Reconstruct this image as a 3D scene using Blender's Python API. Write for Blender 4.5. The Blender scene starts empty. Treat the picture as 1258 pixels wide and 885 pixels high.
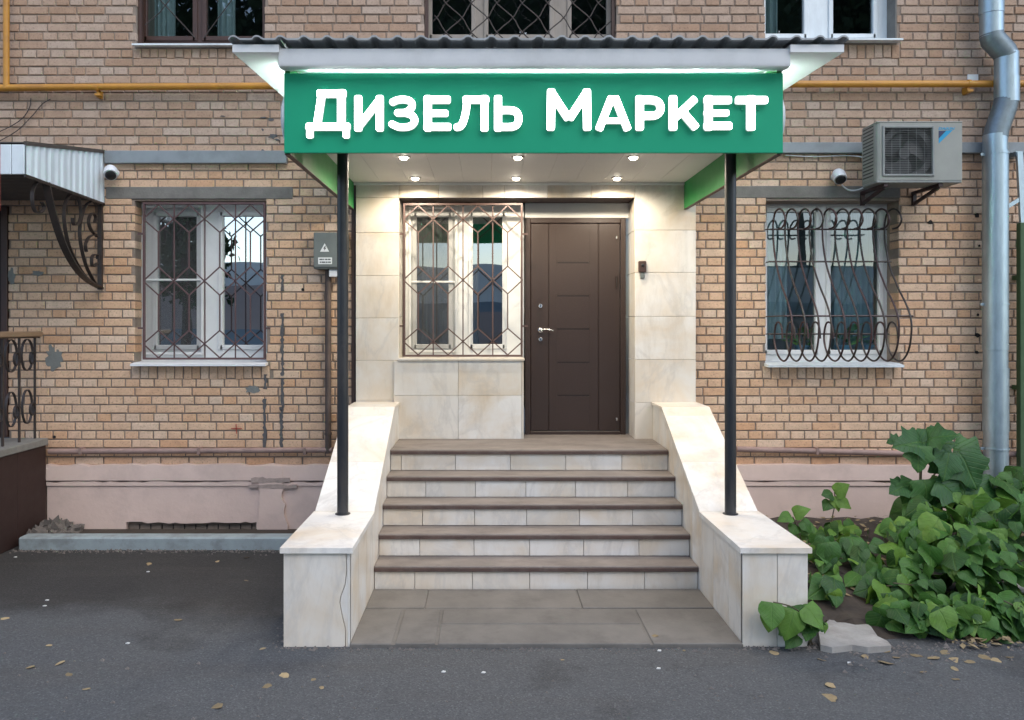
import bpy, bmesh, math, random
import numpy as np
from mathutils import Vector, Matrix
from mathutils.geometry import tessellate_polygon
random.seed(7)
R = math.radians
C = bpy.context.scene.collection
scene = bpy.context.scene

# ------------------------------------------------------------------ camera, sky, sun
F, D, CH = 960.0, 7.164, 1.884           # focal length in photo pixels, metres to the wall, eye height
VX, VY = 600.0, 400.0                    # vanishing point of the depth lines
cam = bpy.data.cameras.new('camera')
cam.sensor_width = 36.0
cam.lens = F * 36.0 / 1258.0
cam.shift_x = (629 - VX) / 1258.0
cam.shift_y = -(442.5 - VY) / 1258.0
cam.clip_start = 0.05
cam.clip_end = 600
camo = bpy.data.objects.new('camera', cam)
C.objects.link(camo)
camo.location = (0, -D, CH)
camo.rotation_euler = (R(90), 0, 0)
scene.camera = camo

SUN_EL, SUN_ROT = R(48), R(152)
world = bpy.data.worlds.new('World')
scene.world = world
world.use_nodes = True
wn = world.node_tree
sky = wn.nodes.new('ShaderNodeTexSky')
sky.sky_type = 'NISHITA'
sky.sun_disc = False
sky.sun_elevation = SUN_EL
sky.sun_rotation = SUN_ROT
sky.air_density = 1.0
sky.dust_density = 1.2
sky.ozone_density = 1.4
wn.links.new(sky.outputs[0], wn.nodes['Background'].inputs[0])
wn.nodes['Background'].inputs[1].default_value = 0.14
sun = bpy.data.lights.new('sun', 'SUN')
sun.energy = 0.65
sun.angle = R(70)
sun.color = (1.0, 0.975, 0.88)
suno = bpy.data.objects.new('sun', sun)
C.objects.link(suno)
sd = Vector((math.sin(SUN_ROT) * math.cos(SUN_EL), math.cos(SUN_ROT) * math.cos(SUN_EL), math.sin(SUN_EL)))
suno.rotation_euler = sd.to_track_quat('Z', 'Y').to_euler()
suno.location = (0, -20, 20)
vs = scene.view_settings
vs.view_transform = 'Standard'
vs.look = 'None'
vs.gamma = 1
vs.exposure = 1.25
vs.use_curve_mapping = False
scene.cycles.max_bounces = 8
scene.cycles.transparent_max_bounces = 12

# ------------------------------------------------------------------ measuring helpers
def sc(Y): return F / (D + Y)
def XX(px, Y): return (px - VX) / sc(Y)
def ZZ(py, Y): return CH - (py - VY) / sc(Y)
def at(px, py, Y): return Vector((XX(px, Y), Y, ZZ(py, Y)))
def atX(px, py, X):
    s = (px - VX) / X
    return Vector((X, F / s - D, CH - (py - VY) / s))
def gnd(px, py, z=0.0):
    s = (py - VY) / (CH - z)
    return Vector(((px - VX) / s, F / s - D, z))

# ------------------------------------------------------------------ mesh builder
class MB:
    def __init__(self):
        self.v, self.f = [], []
    def add(self, vs_, fs_):
        n = len(self.v)
        self.v += [tuple(p) for p in vs_]
        self.f += [tuple(i + n for i in q) for q in fs_]
        return self
    def box(self, x0, x1, y0, y1, z0, z1):
        return self.add([(x0,y0,z0),(x1,y0,z0),(x1,y1,z0),(x0,y1,z0),(x0,y0,z1),(x1,y0,z1),(x1,y1,z1),(x0,y1,z1)],
            [(0,3,2,1),(4,5,6,7),(0,1,5,4),(1,2,6,5),(2,3,7,6),(3,0,4,7)])
    def cbox(self, x0, x1, y0, y1, z0, z1, c=0.004):
        lo, hi = (x0, y0, z0), (x1, y1, z1)
        c = min(c, 0.45 * min(hi[i] - lo[i] for i in range(3)))
        idx, vs_, fs_ = {}, [], []
        for s in [(a, b, d) for a in (0, 1) for b in (0, 1) for d in (0, 1)]:
            for ax in range(3):
                p = []
                for i in range(3):
                    base = hi[i] if s[i] else lo[i]
                    if i != ax: base += -c if s[i] else c
                    p.append(base)
                idx[s, ax] = len(vs_); vs_.append(p)
        for ax in range(3):
            b, d = (ax + 1) % 3, (ax + 2) % 3
            for s in (0, 1):
                q = []
                for (u, w) in ((0, 0), (1, 0), (1, 1), (0, 1)):
                    k = [0, 0, 0]; k[ax] = s; k[b] = u; k[d] = w
                    q.append(idx[tuple(k), ax])
                fs_.append(q if s else q[::-1])
        for ax in range(3):
            b, d = (ax + 1) % 3, (ax + 2) % 3
            for u in (0, 1):
                for w in (0, 1):
                    k0 = [0, 0, 0]; k0[b] = u; k0[d] = w; k1 = list(k0); k1[ax] = 1
                    q = [idx[tuple(k0), b], idx[tuple(k1), b], idx[tuple(k1), d], idx[tuple(k0), d]]
                    fs_.append(q if (u == w) else q[::-1])
        for s in [(a, b, d) for a in (0, 1) for b in (0, 1) for d in (0, 1)]:
            q = [idx[s, 0], idx[s, 1], idx[s, 2]]
            fs_.append(q if sum(s) % 2 else q[::-1])
        return self.add(vs_, fs_)
    def prism(self, poly, axis, a, b):
        # poly: list of (u, w); extruded along axis from a to b.  axis 'x': (y,z); 'y': (x,z); 'z': (x,y)
        def P(u, w, t):
            return {'x': (t, u, w), 'y': (u, t, w), 'z': (u, w, t)}[axis]
        n = len(poly)
        vs_ = [P(u, w, a) for u, w in poly] + [P(u, w, b) for u, w in poly]
        fs_ = [tuple(range(n)), tuple(range(2 * n - 1, n - 1, -1))]
        fs_ += [(i, (i + 1) % n, n + (i + 1) % n, n + i) for i in range(n)]
        return self.add(vs_, fs_)
    def sweep(self, path, prof, up=(0, 0, 1), closed=False):
        path = [Vector(p) for p in path]
        up = Vector(up).normalized()
        n, m = len(path), len(prof)
        vs_, fs_ = [], []
        for i, p in enumerate(path):
            if closed: t = path[(i + 1) % n] - path[i - 1]
            else: t = path[min(i + 1, n - 1)] - path[max(i - 1, 0)]
            t.normalize()
            u = up - t * up.dot(t)
            if u.length < 1e-4: u = t.orthogonal()
            u.normalize()
            s = t.cross(u)
            k = 1.0
            if 0 < i < n - 1 and not closed:
                d1 = (path[i] - path[i-1]).normalized(); d2 = (path[i+1] - path[i]).normalized()
                k = 1 / max(0.5, math.sqrt(max(0.0, (1 + d1.dot(d2)) / 2)))
            for (a, b) in prof: vs_.append(p + s * (a * k) + u * b)
        rng = n if closed else n - 1
        for i in range(rng):
            for j in range(m):
                a, b = i * m + j, i * m + (j + 1) % m
                c, d = ((i + 1) % n) * m + (j + 1) % m, ((i + 1) % n) * m + j
                fs_.append((a, b, c, d))
        if not closed:
            fs_.append(tuple(range(m - 1, -1, -1)))
            fs_.append(tuple((n - 1) * m + j for j in range(m)))
        return self.add(vs_, fs_)
    def tube(self, path, r, n=8, up=(0, 0, 1), closed=False):
        return self.sweep(path, [(r * math.cos(2*math.pi*k/n), r * math.sin(2*math.pi*k/n)) for k in range(n)], up, closed)
    def bar(self, path, w, h, up=(0, 0, 1), closed=False):
        return self.sweep(path, [(-w/2,-h/2),(w/2,-h/2),(w/2,h/2),(-w/2,h/2)], up, closed)
    def lathe(self, prof, centre, axis='z', n=20, cap=True):
        # prof: list of (r, t)
        c = Vector(centre); vs_, fs_ = [], []
        for (r, t) in prof:
            for k in range(n):
                a = 2*math.pi*k/n; u, w = r*math.cos(a), r*math.sin(a)
                vs_.append(c + Vector({'z': (u, w, t), 'y': (u, t, w), 'x': (t, u, w)}[axis]))
        for i in range(len(prof) - 1):
            for k in range(n):
                fs_.append((i*n+k, i*n+(k+1)%n, (i+1)*n+(k+1)%n, (i+1)*n+k))
        if cap:
            fs_.append(tuple(range(n - 1, -1, -1)))
            fs_.append(tuple((len(prof)-1)*n + k for k in range(n)))
        return self.add(vs_, fs_)
    def mesh(self, name, m=None, org=(0, 0, 0), smooth=False, fix=True):
        me = bpy.data.meshes.new(name)
        o = org
        me.from_pydata([(x-o[0], y-o[1], z-o[2]) for x, y, z in self.v], [], self.f)
        if fix:
            bm = bmesh.new(); bm.from_mesh(me)
            bmesh.ops.recalc_face_normals(bm, faces=bm.faces)
            bm.to_mesh(me); bm.free()
        if m: me.materials.append(m)
        if smooth: me.shade_smooth() if smooth is True else me.shade_auto_smooth(angle=R(smooth)) if hasattr(me, 'shade_auto_smooth') else None
        return me

WL = {}                                      # world origin of every parent
def smooth_obj(o, ang=40):
    me = o.data
    me.shade_smooth()
    bm = bmesh.new(); bm.from_mesh(me)
    for e in bm.edges:
        if len(e.link_faces) == 2 and e.calc_face_angle(0) > R(ang): e.smooth = False
    bm.to_mesh(me); bm.free()

def obj(name, mb, m, parent=None, smooth=False, fix=True, label=None, org=None):
    """link one mesh object; vertices are given in world metres"""
    if parent is not None: o_ = WL[parent]
    else:
        if org is None:
            xs = np.array(mb.v); lo, hi = xs.min(0), xs.max(0)
            org = ((lo[0]+hi[0])/2, (lo[1]+hi[1])/2, lo[2])
        o_ = Vector(org)
    me = mb.mesh(name, m, o_, fix=fix)
    o = bpy.data.objects.new(name, me)
    C.objects.link(o)
    if parent is not None: o.parent = parent
    else: o.location = o_
    WL[o] = Vector(o_)
    if smooth: smooth_obj(o)
    if label: o['label'] = label
    return o
def inst(name, me, parent, loc, rot=(0, 0, 0), scale=(1, 1, 1)):
    o = bpy.data.objects.new(name, me)
    C.objects.link(o)
    o.parent = parent
    o.location = Vector(loc) - (WL[parent] if parent else Vector())
    o.rotation_euler = rot
    o.scale = scale
    WL[o] = Vector(loc)
    return o
def thing(name, label, cat, loc=(0, 0, 0), group=None):
    o = bpy.data.objects.new(name, None)
    o.empty_display_size = 0.1
    C.objects.link(o)
    o.location = loc
    WL[o] = Vector(loc)
    return tag(o, label, cat, group)
def tag(o, label, cat, group=None, kind=None):
    o['label'] = label; o['category'] = cat
    if group: o['group'] = group
    if kind: o['kind'] = kind
    return o
def part(name, parent, loc):
    o = bpy.data.objects.new(name, None); o.empty_display_size = 0.1
    C.objects.link(o); o.parent = parent
    o.location = Vector(loc) - WL[parent]
    WL[o] = Vector(loc)
    return o
def structure(name, mb, m, label=None):
    o = obj(name, mb, m, None, org=(0, 0, 0)); o['kind'] = 'structure'
    if label: o['label'] = label
    return o
def crom(pts, k=6):
    pts = [Vector(p) for p in pts]; out = []
    for i in range(len(pts) - 1):
        p0, p1, p2, p3 = pts[max(i-1, 0)], pts[i], pts[i+1], pts[min(i+2, len(pts)-1)]
        for j in range(k):
            t = j / k
            out.append(0.5*((2*p1)+(p2-p0)*t+(2*p0-5*p1+4*p2-p3)*t*t+(3*p1-p0-3*p2+p3)*t**3))
    out.append(pts[-1])
    return out

# ------------------------------------------------------------------ materials
def srgb(r, g, b):
    return tuple((c/255/12.92 if c/255 <= 0.04045 else ((c/255+0.055)/1.055)**2.4) for c in (r, g, b))
class Nodes:
    def __init__(self, name):
        self.m = bpy.data.materials.new(name); self.m.use_nodes = True
        self.t = self.m.node_tree; self.n = self.t.nodes
        self.b = self.n['Principled BSDF']
        self.pos = self.n.new('ShaderNodeNewGeometry').outputs['Position']
    def L(self, a, b): self.t.links.new(a, b)
    def val(self, x, sock):
        if isinstance(x, (int, float)): sock.default_value = x
        elif isinstance(x, tuple): sock.default_value = x if len(x) == 4 else (*x, 1)
        else: self.L(x, sock)
    def noise(self, scale, detail=3, rough=0.6, vec=None, stretch=None, dist=0.0):
        v = vec or self.pos
        if stretch:
            mp = self.n.new('ShaderNodeMapping'); mp.inputs['Scale'].default_value = stretch
            self.L(v, mp.inputs['Vector']); v = mp.outputs[0]
        t = self.n.new('ShaderNodeTexNoise')
        t.inputs['Scale'].default_value = scale; t.inputs['Detail'].default_value = detail
        t.inputs['Roughness'].default_value = rough; t.inputs['Distortion'].default_value = dist
        self.L(v, t.inputs['Vector'])
        return t.outputs['Fac']
    def ramp(self, fac, stops):
        r = self.n.new('ShaderNodeValToRGB')
        while len(r.color_ramp.elements) < len(stops): r.color_ramp.elements.new(0.5)
        for e, (p, c) in zip(r.color_ramp.elements, stops):
            e.position = p; e.color = (c, c, c, 1) if isinstance(c, (int, float)) else (*c, 1)
        self.val(fac, r.inputs[0])
        return r.outputs[0]
    def mix(self, fac, a, b, mode='MIX'):
        x = self.n.new('ShaderNodeMix'); x.data_type = 'RGBA'; x.blend_type = mode
        self.val(fac, x.inputs[0]); self.val(a, x.inputs[6]); self.val(b, x.inputs[7])
        return x.outputs[2]
    def math(self, op, a, b=0.0):
        x = self.n.new('ShaderNodeMath'); x.operation = op
        self.val(a, x.inputs[0]); self.val(b, x.inputs[1])
        return x.outputs[0]
    def xyz(self, v=None):
        x = self.n.new('ShaderNodeSeparateXYZ'); self.L(v or self.pos, x.inputs[0]); return x.outputs
    def rnd(self): return self.n.new('ShaderNodeObjectInfo').outputs['Random']
    def attr(self, name):
        x = self.n.new('ShaderNodeAttribute'); x.attribute_name = name; return x.outputs['Fac']
    def bump(self, h, strength=0.3, dist=0.01):
        x = self.n.new('ShaderNodeBump'); x.inputs['Strength'].default_value = strength
        x.inputs['Distance'].default_value = dist
        self.L(h, x.inputs['Height']); self.L(x.outputs[0], self.b.inputs['Normal'])
    def out(self, col, rough=0.7, metal=0.0, spec=0.5):
        self.val(col, self.b.inputs['Base Color']); self.val(rough, self.b.inputs['Roughness'])
        self.b.inputs['Metallic'].default_value = metal
        self.b.inputs['Specular IOR Level'].default_value = spec
        return self.m

def surf(name, c1, c2=None, scale=6, rough=0.7, metal=0.0, bump=0.0, bscale=60, spec=0.5, dirt=None, damt=0.5, dscale=2.0, stretch=None, vary=0.0):
    N = Nodes(name)
    c2 = c2 or tuple(c*0.8 for c in c1)
    col = N.ramp(N.noise(scale, 5, 0.65, stretch=stretch), [(0.3, c1), (0.72, c2)])
    if dirt:
        d = N.ramp(N.noise(dscale, 6, 0.7, stretch=stretch), [(0.48, 0.0), (0.72, damt)])
        col = N.mix(d, col, dirt)
    if vary:
        v = N.math('ADD', N.math('MULTIPLY', N.rnd(), vary), 1 - vary/2)
        col = N.mix(1.0, col, v, 'MULTIPLY')
    if bump: N.bump(N.noise(bscale, 4), bump, 0.006)
    rr = N.math('ADD', N.math('MULTIPLY', N.noise(scale*3, 3), 0.25), rough - 0.125)
    return N.out(col, rr, metal, spec)

def brick_mat(name, indiv):
    N = Nodes(name)
    r = N.rnd() if indiv else N.attr('rnd')
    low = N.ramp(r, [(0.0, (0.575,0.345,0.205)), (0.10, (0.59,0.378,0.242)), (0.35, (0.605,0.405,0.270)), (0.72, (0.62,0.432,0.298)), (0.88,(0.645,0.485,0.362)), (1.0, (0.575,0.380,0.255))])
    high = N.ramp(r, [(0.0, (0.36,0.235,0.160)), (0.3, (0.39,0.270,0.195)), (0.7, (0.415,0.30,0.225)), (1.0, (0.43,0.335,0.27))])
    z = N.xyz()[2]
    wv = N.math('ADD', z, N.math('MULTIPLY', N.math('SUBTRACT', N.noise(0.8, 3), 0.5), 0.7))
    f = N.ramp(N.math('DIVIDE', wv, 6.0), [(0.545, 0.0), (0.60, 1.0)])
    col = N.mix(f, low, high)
    # grey film and soot blotches
    g = N.ramp(N.noise(1.7, 6, 0.7), [(0.52, 0.0), (0.78, 0.18)])
    col = N.mix(g, col, (0.40,0.31,0.245))
    sp = N.ramp(N.noise(55, 3, 0.6), [(0.28, 0.62), (0.45, 1.0), (0.7, 1.05)])
    col = N.mix(1.0, col, sp, 'MULTIPLY')
    sp2 = N.ramp(N.noise(9, 5, 0.7), [(0.3, 0.86), (0.7, 1.12)])
    col = N.mix(1.0, col, sp2, 'MULTIPLY')
    N.bump(N.noise(70, 4, 0.7), 0.5, 0.004)
    return N.out(col, 0.9, 0, 0.25)

def marble_mat(name='marble', warm=0.5):
    N = Nodes(name)
    r = N.rnd()
    off = N.n.new('ShaderNodeVectorMath'); off.operation = 'ADD'
    cx = N.n.new('ShaderNodeCombineXYZ')
    k = N.math('MULTIPLY', r, 37.0)
    for i in range(3): N.L(k, cx.inputs[i])
    N.L(N.pos, off.inputs[0]); N.L(cx.outputs[0], off.inputs[1])
    v = off.outputs[0]
    base = N.ramp(r, [(0.0, (0.65,0.615,0.555)), (0.35, (0.74,0.715,0.67)), (0.65, (0.71,0.66,0.585)), (1.0, (0.78,0.76,0.725))])
    y = N.ramp(N.noise(1.9, 5, 0.6, v, dist=0.4), [(0.42, 0.0), (0.70, warm)])
    col = N.mix(y, base, (0.62,0.49,0.335))
    gv = N.ramp(N.noise(1.7, 7, 0.6, v, (1, 1, 0.6), dist=0.7), [(0.465, 0.0), (0.5, 0.30), (0.53, 0.0)])
    col = N.mix(gv, col, (0.45,0.43,0.41))
    dr = N.ramp(N.noise(5, 6, 0.75, N.pos, (1.6, 1.6, 0.35)), [(0.50, 0.0), (0.78, 0.34)])
    col = N.mix(dr, col, (0.35,0.305,0.25))
    N.bump(N.noise(26, 5), 0.12, 0.003)
    return N.out(col, 0.38, 0, 0.45)

def asphalt_mat():
    N = Nodes('asphalt')
    big = N.ramp(N.noise(0.55, 5, 0.6), [(0.3, (0.036,0.034,0.033)), (0.7, (0.056,0.054,0.052))])
    xyz = N.xyz()
    fy = N.ramp(N.math('ADD', N.math('MULTIPLY', xyz[1], -0.33), N.math('MULTIPLY', N.noise(1.1, 5), 0.5)), [(0.85, 0.0), (1.15, 1.0)])
    front_pale = N.mix(fy, big, (0.092,0.094,0.096))          # paler towards the front, darker towards the wall
    lines = N.ramp(N.noise(1.8, 6, 0.6, None, (0.25, 1.6, 1)), [(0.5, 0.0), (0.75, 0.55)])
    col = N.mix(lines, front_pale, (0.082,0.074,0.066))
    st = N.ramp(N.noise(1.3, 6, 0.65), [(0.56, 0.0), (0.7, 0.6)])
    col = N.mix(st, col, (0.034,0.032,0.031))
    # wandering hairline cracks
    wv = N.n.new('ShaderNodeVectorMath'); wv.operation = 'ADD'
    wn_ = N.n.new('ShaderNodeTexNoise'); wn_.inputs['Scale'].default_value = 2.2; wn_.inputs['Detail'].default_value = 5
    N.L(N.pos, wn_.inputs['Vector']); N.L(N.pos, wv.inputs[0]); N.L(wn_.outputs['Color'], wv.inputs[1])
    ck_ = N.n.new('ShaderNodeTexVoronoi'); ck_.feature = 'DISTANCE_TO_EDGE'; ck_.inputs['Scale'].default_value = 0.55
    N.L(wv.outputs[0], ck_.inputs['Vector'])
    cr = N.ramp(ck_.outputs['Distance'], [(0.0, 0.35), (0.005, 0.0)])
    cr = N.math('MULTIPLY', cr, N.ramp(N.noise(0.9, 3), [(0.48, 0.0), (0.6, 1.0)]))
    col = N.mix(cr, col, (0.022,0.021,0.02))
    vor = N.n.new('ShaderNodeTexVoronoi'); vor.inputs['Scale'].default_value = 130
    N.L(N.pos, vor.inputs['Vector'])
    g = N.ramp(vor.outputs['Color'], [(0.0, 0.66), (0.75, 1.04), (1.0, 1.6)])
    col = N.mix(1.0, col, g, 'MULTIPLY')
    N.bump(N.math('ADD', vor.outputs['Distance'], N.noise(30, 5)), 0.55, 0.006)
    return N.out(col, 0.85, 0, 0.3)

def glass_mat(name, refl=0.2, tint=(0.72,0.78,0.78)):
    m = bpy.data.materials.new(name); m.use_nodes = True
    t = m.node_tree; n = t.nodes; n.remove(n['Principled BSDF'])
    g = n.new('ShaderNodeBsdfGlossy'); g.inputs['Roughness'].default_value = 0.005
    g.inputs['Color'].default_value = (0.95, 1.0, 1.0, 1)
    tr = n.new('ShaderNodeBsdfTransparent'); tr.inputs['Color'].default_value = (*tint, 1)
    mx = n.new('ShaderNodeMixShader')
    lw = n.new('ShaderNodeLayerWeight'); lw.inputs['Blend'].default_value = 0.5
    p = n.new('ShaderNodeMath'); p.operation = 'POWER'; p.inputs[1].default_value = 4.0
    t.links.new(lw.outputs['Facing'], p.inputs[0])
    a = n.new('ShaderNodeMath'); a.operation = 'MULTIPLY_ADD'; a.inputs[1].default_value = 0.7; a.inputs[2].default_value = refl
    t.links.new(p.outputs[0], a.inputs[0])
    geo = n.new('ShaderNodeNewGeometry')
    ns = n.new('ShaderNodeTexNoise'); ns.inputs['Scale'].default_value = 2.2; ns.inputs['Detail'].default_value = 1
    t.links.new(geo.outputs['Position'], ns.inputs['Vector'])
    bp = n.new('ShaderNodeBump'); bp.inputs['Strength'].default_value = 0.25; bp.inputs['Distance'].default_value = 0.004
    t.links.new(ns.outputs['Fac'], bp.inputs['Height']); t.links.new(bp.outputs[0], g.inputs['Normal'])
    t.links.new(a.outputs[0], mx.inputs[0]); t.links.new(tr.outputs[0], mx.inputs[1]); t.links.new(g.outputs[0], mx.inputs[2])
    t.links.new(mx.outputs[0], n['Material Output'].inputs[0])
    return m
def emit_mat(name, col, s):
    N = Nodes(name)
    N.b.inputs['Emission Color'].default_value = (*col, 1); N.b.inputs['Emission Strength'].default_value = s
    return N.out((0.8, 0.8, 0.8), 0.4)
def leaf_mat(name, a, b, c):
    N = Nodes(name)
    r = N.rnd()
    col = N.ramp(r, [(0.0, a), (0.55, b), (1.0, c)])
    tc = N.n.new('ShaderNodeTexCoord').outputs['Object']
    x = N.xyz(tc)
    ax = N.math('ABSOLUTE', x[0])
    mid = N.ramp(ax, [(0.0, 1.0), (0.035, 0.0)])
    ph = N.math('SUBTRACT', N.math('MULTIPLY', x[1], 7.0), N.math('MULTIPLY', ax, 6.0))
    rib = N.ramp(N.math('ABSOLUTE', N.math('SUBTRACT', N.math('FRACT', ph), 0.5)), [(0.0, 0.8), (0.11, 0.0)])
    vein = N.math('MAXIMUM', mid, rib)
    col = N.mix(N.math('MULTIPLY', vein, 0.32), col, (0.16,0.27,0.06))
    col = N.mix(1.0, col, N.ramp(N.noise(3.0, 4, 0.6, tc), [(0.3, 0.78), (0.7, 1.15)]), 'MULTIPLY')
    N.bump(N.math('MULTIPLY', vein, -1.0), 0.35, 0.03)
    N.b.inputs['Transmission Weight'].default_value = 0.0
    N.b.inputs['Subsurface Weight'].default_value = 0.0
    m = N.out(col, 0.5, 0, 0.4)
    # light through the blade
    t = N.t
    tl = N.n.new('ShaderNodeBsdfTranslucent'); t.links.new(col, tl.inputs['Color'])
    ms = N.n.new('ShaderNodeMixShader'); ms.inputs[0].default_value = 0.3
    t.links.new(N.b.outputs[0], ms.inputs[1]); t.links.new(tl.outputs[0], ms.inputs[2])
    t.links.new(ms.outputs[0], N.n['Material Output'].inputs[0])
    return m

M = {}
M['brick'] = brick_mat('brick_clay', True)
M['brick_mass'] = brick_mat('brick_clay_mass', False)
M['mortar'] = surf('mortar', (0.32,0.255,0.205), (0.235,0.19,0.155), 5, 0.95, bump=0.5, dirt=(0.09,0.078,0.07), damt=0.6)
M['marble'] = marble_mat('marble', 0.75)
M['marble_side'] = marble_mat('marble_stained', 0.85)
M['asphalt'] = asphalt_mat()
M['slab'] = surf('grey_slab', (0.165,0.152,0.137), (0.118,0.11,0.10), 3, 0.75, bump=0.3, dirt=(0.085,0.078,0.07), damt=0.7, dscale=4, vary=0.10)
M['tread'] = surf('stone_tread', (0.235,0.205,0.185), (0.145,0.125,0.115), 5, 0.7, bump=0.3, dirt=(0.10,0.085,0.075), damt=0.6, dscale=6, stretch=(0.5, 1, 1))
M['nosing'] = surf('brown_nosing', (0.105,0.062,0.05), (0.065,0.042,0.036), 8, 0.6, bump=0.2, dirt=(0.17,0.14,0.12), damt=0.5, dscale=7)
M['plaster'] = surf('pink_plaster', (0.69,0.535,0.465), (0.62,0.475,0.415), 2.5, 0.9, bump=0.4, bscale=25, dirt=(0.42,0.325,0.29), damt=0.5, dscale=2.2)
M['plaster_broken'] = surf('broken_plaster', (0.42,0.33,0.29), (0.27,0.22,0.195), 14, 0.95, bump=0.9, bscale=22)
M['concrete'] = surf('concrete', (0.215,0.205,0.185), (0.15,0.142,0.128), 7, 0.95, bump=0.5, dirt=(0.10,0.093,0.083), damt=0.6)
M['kerb'] = surf('kerb_paint', (0.30,0.355,0.37), (0.235,0.275,0.285), 5, 0.8, bump=0.35, dirt=(0.15,0.15,0.145), damt=0.65, dscale=5)
M['kerb_raw'] = surf('kerb_raw', (0.38,0.36,0.33), (0.27,0.255,0.235), 6, 0.9, bump=0.6, dirt=(0.17,0.155,0.14), damt=0.7, dscale=4)
M['soil'] = surf('soil', (0.055,0.042,0.031), (0.032,0.025,0.02), 9, 0.95, bump=0.9, bscale=18)
M['green'] = surf('green_film', (0.011,0.31,0.165), (0.013,0.325,0.175), 1.5, 0.5, spec=0.2)
M['green_in'] = surf('green_panel', (0.02,0.25,0.06), (0.025,0.27,0.07), 1.5, 0.42, spec=0.4)
M['white'] = surf('white_paint', (0.74,0.75,0.76), (0.68,0.69,0.70), 3, 0.45, dirt=(0.52,0.53,0.53), damt=0.35, dscale=3)
M['upvc'] = surf('white_upvc', (0.76,0.77,0.76), (0.70,0.71,0.70), 3, 0.4, dirt=(0.5,0.49,0.46), damt=0.3)
M['ceil'] = surf('ceiling_pvc', (0.70,0.69,0.66), (0.66,0.65,0.62), 2, 0.55, spec=0.35)
M['roof'] = surf('roof_sheet', (0.36,0.38,0.395), (0.27,0.285,0.30), 7, 0.5, dirt=(0.19,0.185,0.17), damt=0.5, dscale=4)
M['post'] = surf('black_post', (0.016,0.018,0.022), (0.026,0.027,0.03), 8, 0.35, dirt=(0.075,0.062,0.052), damt=0.5, dscale=5, stretch=(1,1,0.3))
M['iron'] = surf('black_iron', (0.022,0.018,0.017), (0.05,0.035,0.028), 14, 0.45, spec=0.5)
M['iron_red'] = surf('rusty_iron', (0.055,0.022,0.022), (0.025,0.018,0.018), 5, 0.5)
M['grille'] = surf('mauve_grille', (0.115,0.062,0.062), (0.085,0.048,0.048), 8, 0.5)
M['grille_shop'] = surf('brown_grille', (0.12,0.075,0.066), (0.09,0.055,0.05), 8, 0.45)
M['door'] = surf('brown_door', (0.028,0.0155,0.012), (0.044,0.026,0.021), 120, 0.42, bump=0.25, bscale=260, spec=0.5)
M['door_dark'] = surf('door_groove', (0.012,0.007,0.006), (0.014,0.008,0.007), 20, 0.6)
M['brown'] = surf('brown_cladding', (0.036,0.018,0.015), (0.028,0.015,0.013), 3, 0.6, bump=0.15, spec=0.35)
M['frame_brown'] = surf('brown_frame', (0.06,0.028,0.021), (0.045,0.024,0.019), 9, 0.5)
M['frame_beige'] = surf('old_wood_frame', (0.34,0.30,0.26), (0.26,0.225,0.19), 12, 0.7, stretch=(1,1,0.2))
M['chrome'] = surf('chrome', (0.72,0.72,0.72), (0.62,0.62,0.62), 8, 0.25, 1.0)
M['galv'] = surf('galvanised', (0.43,0.53,0.58), (0.32,0.40,0.445), 16, 0.38, 0.8, dirt=(0.33,0.36,0.375), damt=0.5, dscale=5, stretch=(1,1,0.3))
M['galv_dark'] = surf('galvanised_dull', (0.20,0.245,0.27), (0.15,0.18,0.195), 14, 0.45, 0.7)
M['sheet'] = surf('painted_sheet', (0.70,0.76,0.79), (0.62,0.68,0.71), 4, 0.45, dirt=(0.37,0.40,0.42), damt=0.45, dscale=3, stretch=(1,1,0.3))
M['sheet_under'] = surf('brown_sheet', (0.085,0.072,0.062), (0.06,0.05,0.043), 6, 0.6)
M['yellow'] = surf('yellow_paint', (0.50,0.235,0.028), (0.40,0.18,0.026), 5, 0.45, dirt=(0.26,0.12,0.03), damt=0.5, dscale=6)
M['duct'] = surf('grey_duct', (0.245,0.275,0.29), (0.20,0.225,0.24), 3, 0.5, dirt=(0.15,0.155,0.155), damt=0.5, dscale=3)
M['pinkpipe'] = surf('pink_pipe', (0.33,0.225,0.195), (0.25,0.165,0.145), 4, 0.6, dirt=(0.14,0.10,0.09), damt=0.6, dscale=5)
M['brownpipe'] = surf('brown_pipe', (0.062,0.045,0.038), (0.10,0.068,0.055), 6, 0.6)
M['box'] = surf('grey_box', (0.145,0.165,0.16), (0.12,0.138,0.135), 4, 0.5, dirt=(0.08,0.085,0.082), damt=0.4)
M['label_white'] = surf('white_label', (0.72,0.74,0.74), (0.66,0.68,0.68), 8, 0.5)
M['ink'] = surf('dark_ink', (0.05,0.055,0.06), (0.06,0.065,0.07), 8, 0.6)
M['ac'] = surf('ac_casing', (0.29,0.295,0.265), (0.235,0.24,0.215), 3, 0.5, dirt=(0.25,0.25,0.235), damt=0.6, dscale=2.5)
M['ac_wire'] = surf('ac_wire', (0.24,0.25,0.24), (0.19,0.2,0.19), 6, 0.5)
M['black'] = surf('black_plastic', (0.012,0.012,0.013), (0.016,0.016,0.017), 9, 0.35)
M['fan'] = surf('fan_black', (0.022,0.023,0.025), (0.034,0.035,0.036), 9, 0.6)
M['cyan'] = surf('cyan_print', (0.0,0.26,0.47), (0.0,0.25,0.45), 9, 0.5)
M['navy'] = surf('navy_print', (0.012,0.022,0.075), (0.013,0.023,0.078), 9, 0.5)
M['plastic_white'] = surf('white_plastic', (0.72,0.74,0.76), (0.66,0.68,0.7), 5, 0.35)
M['wood'] = surf('handrail_wood', (0.30,0.205,0.125), (0.21,0.14,0.088), 6, 0.6, stretch=(3,0.4,3))
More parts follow.
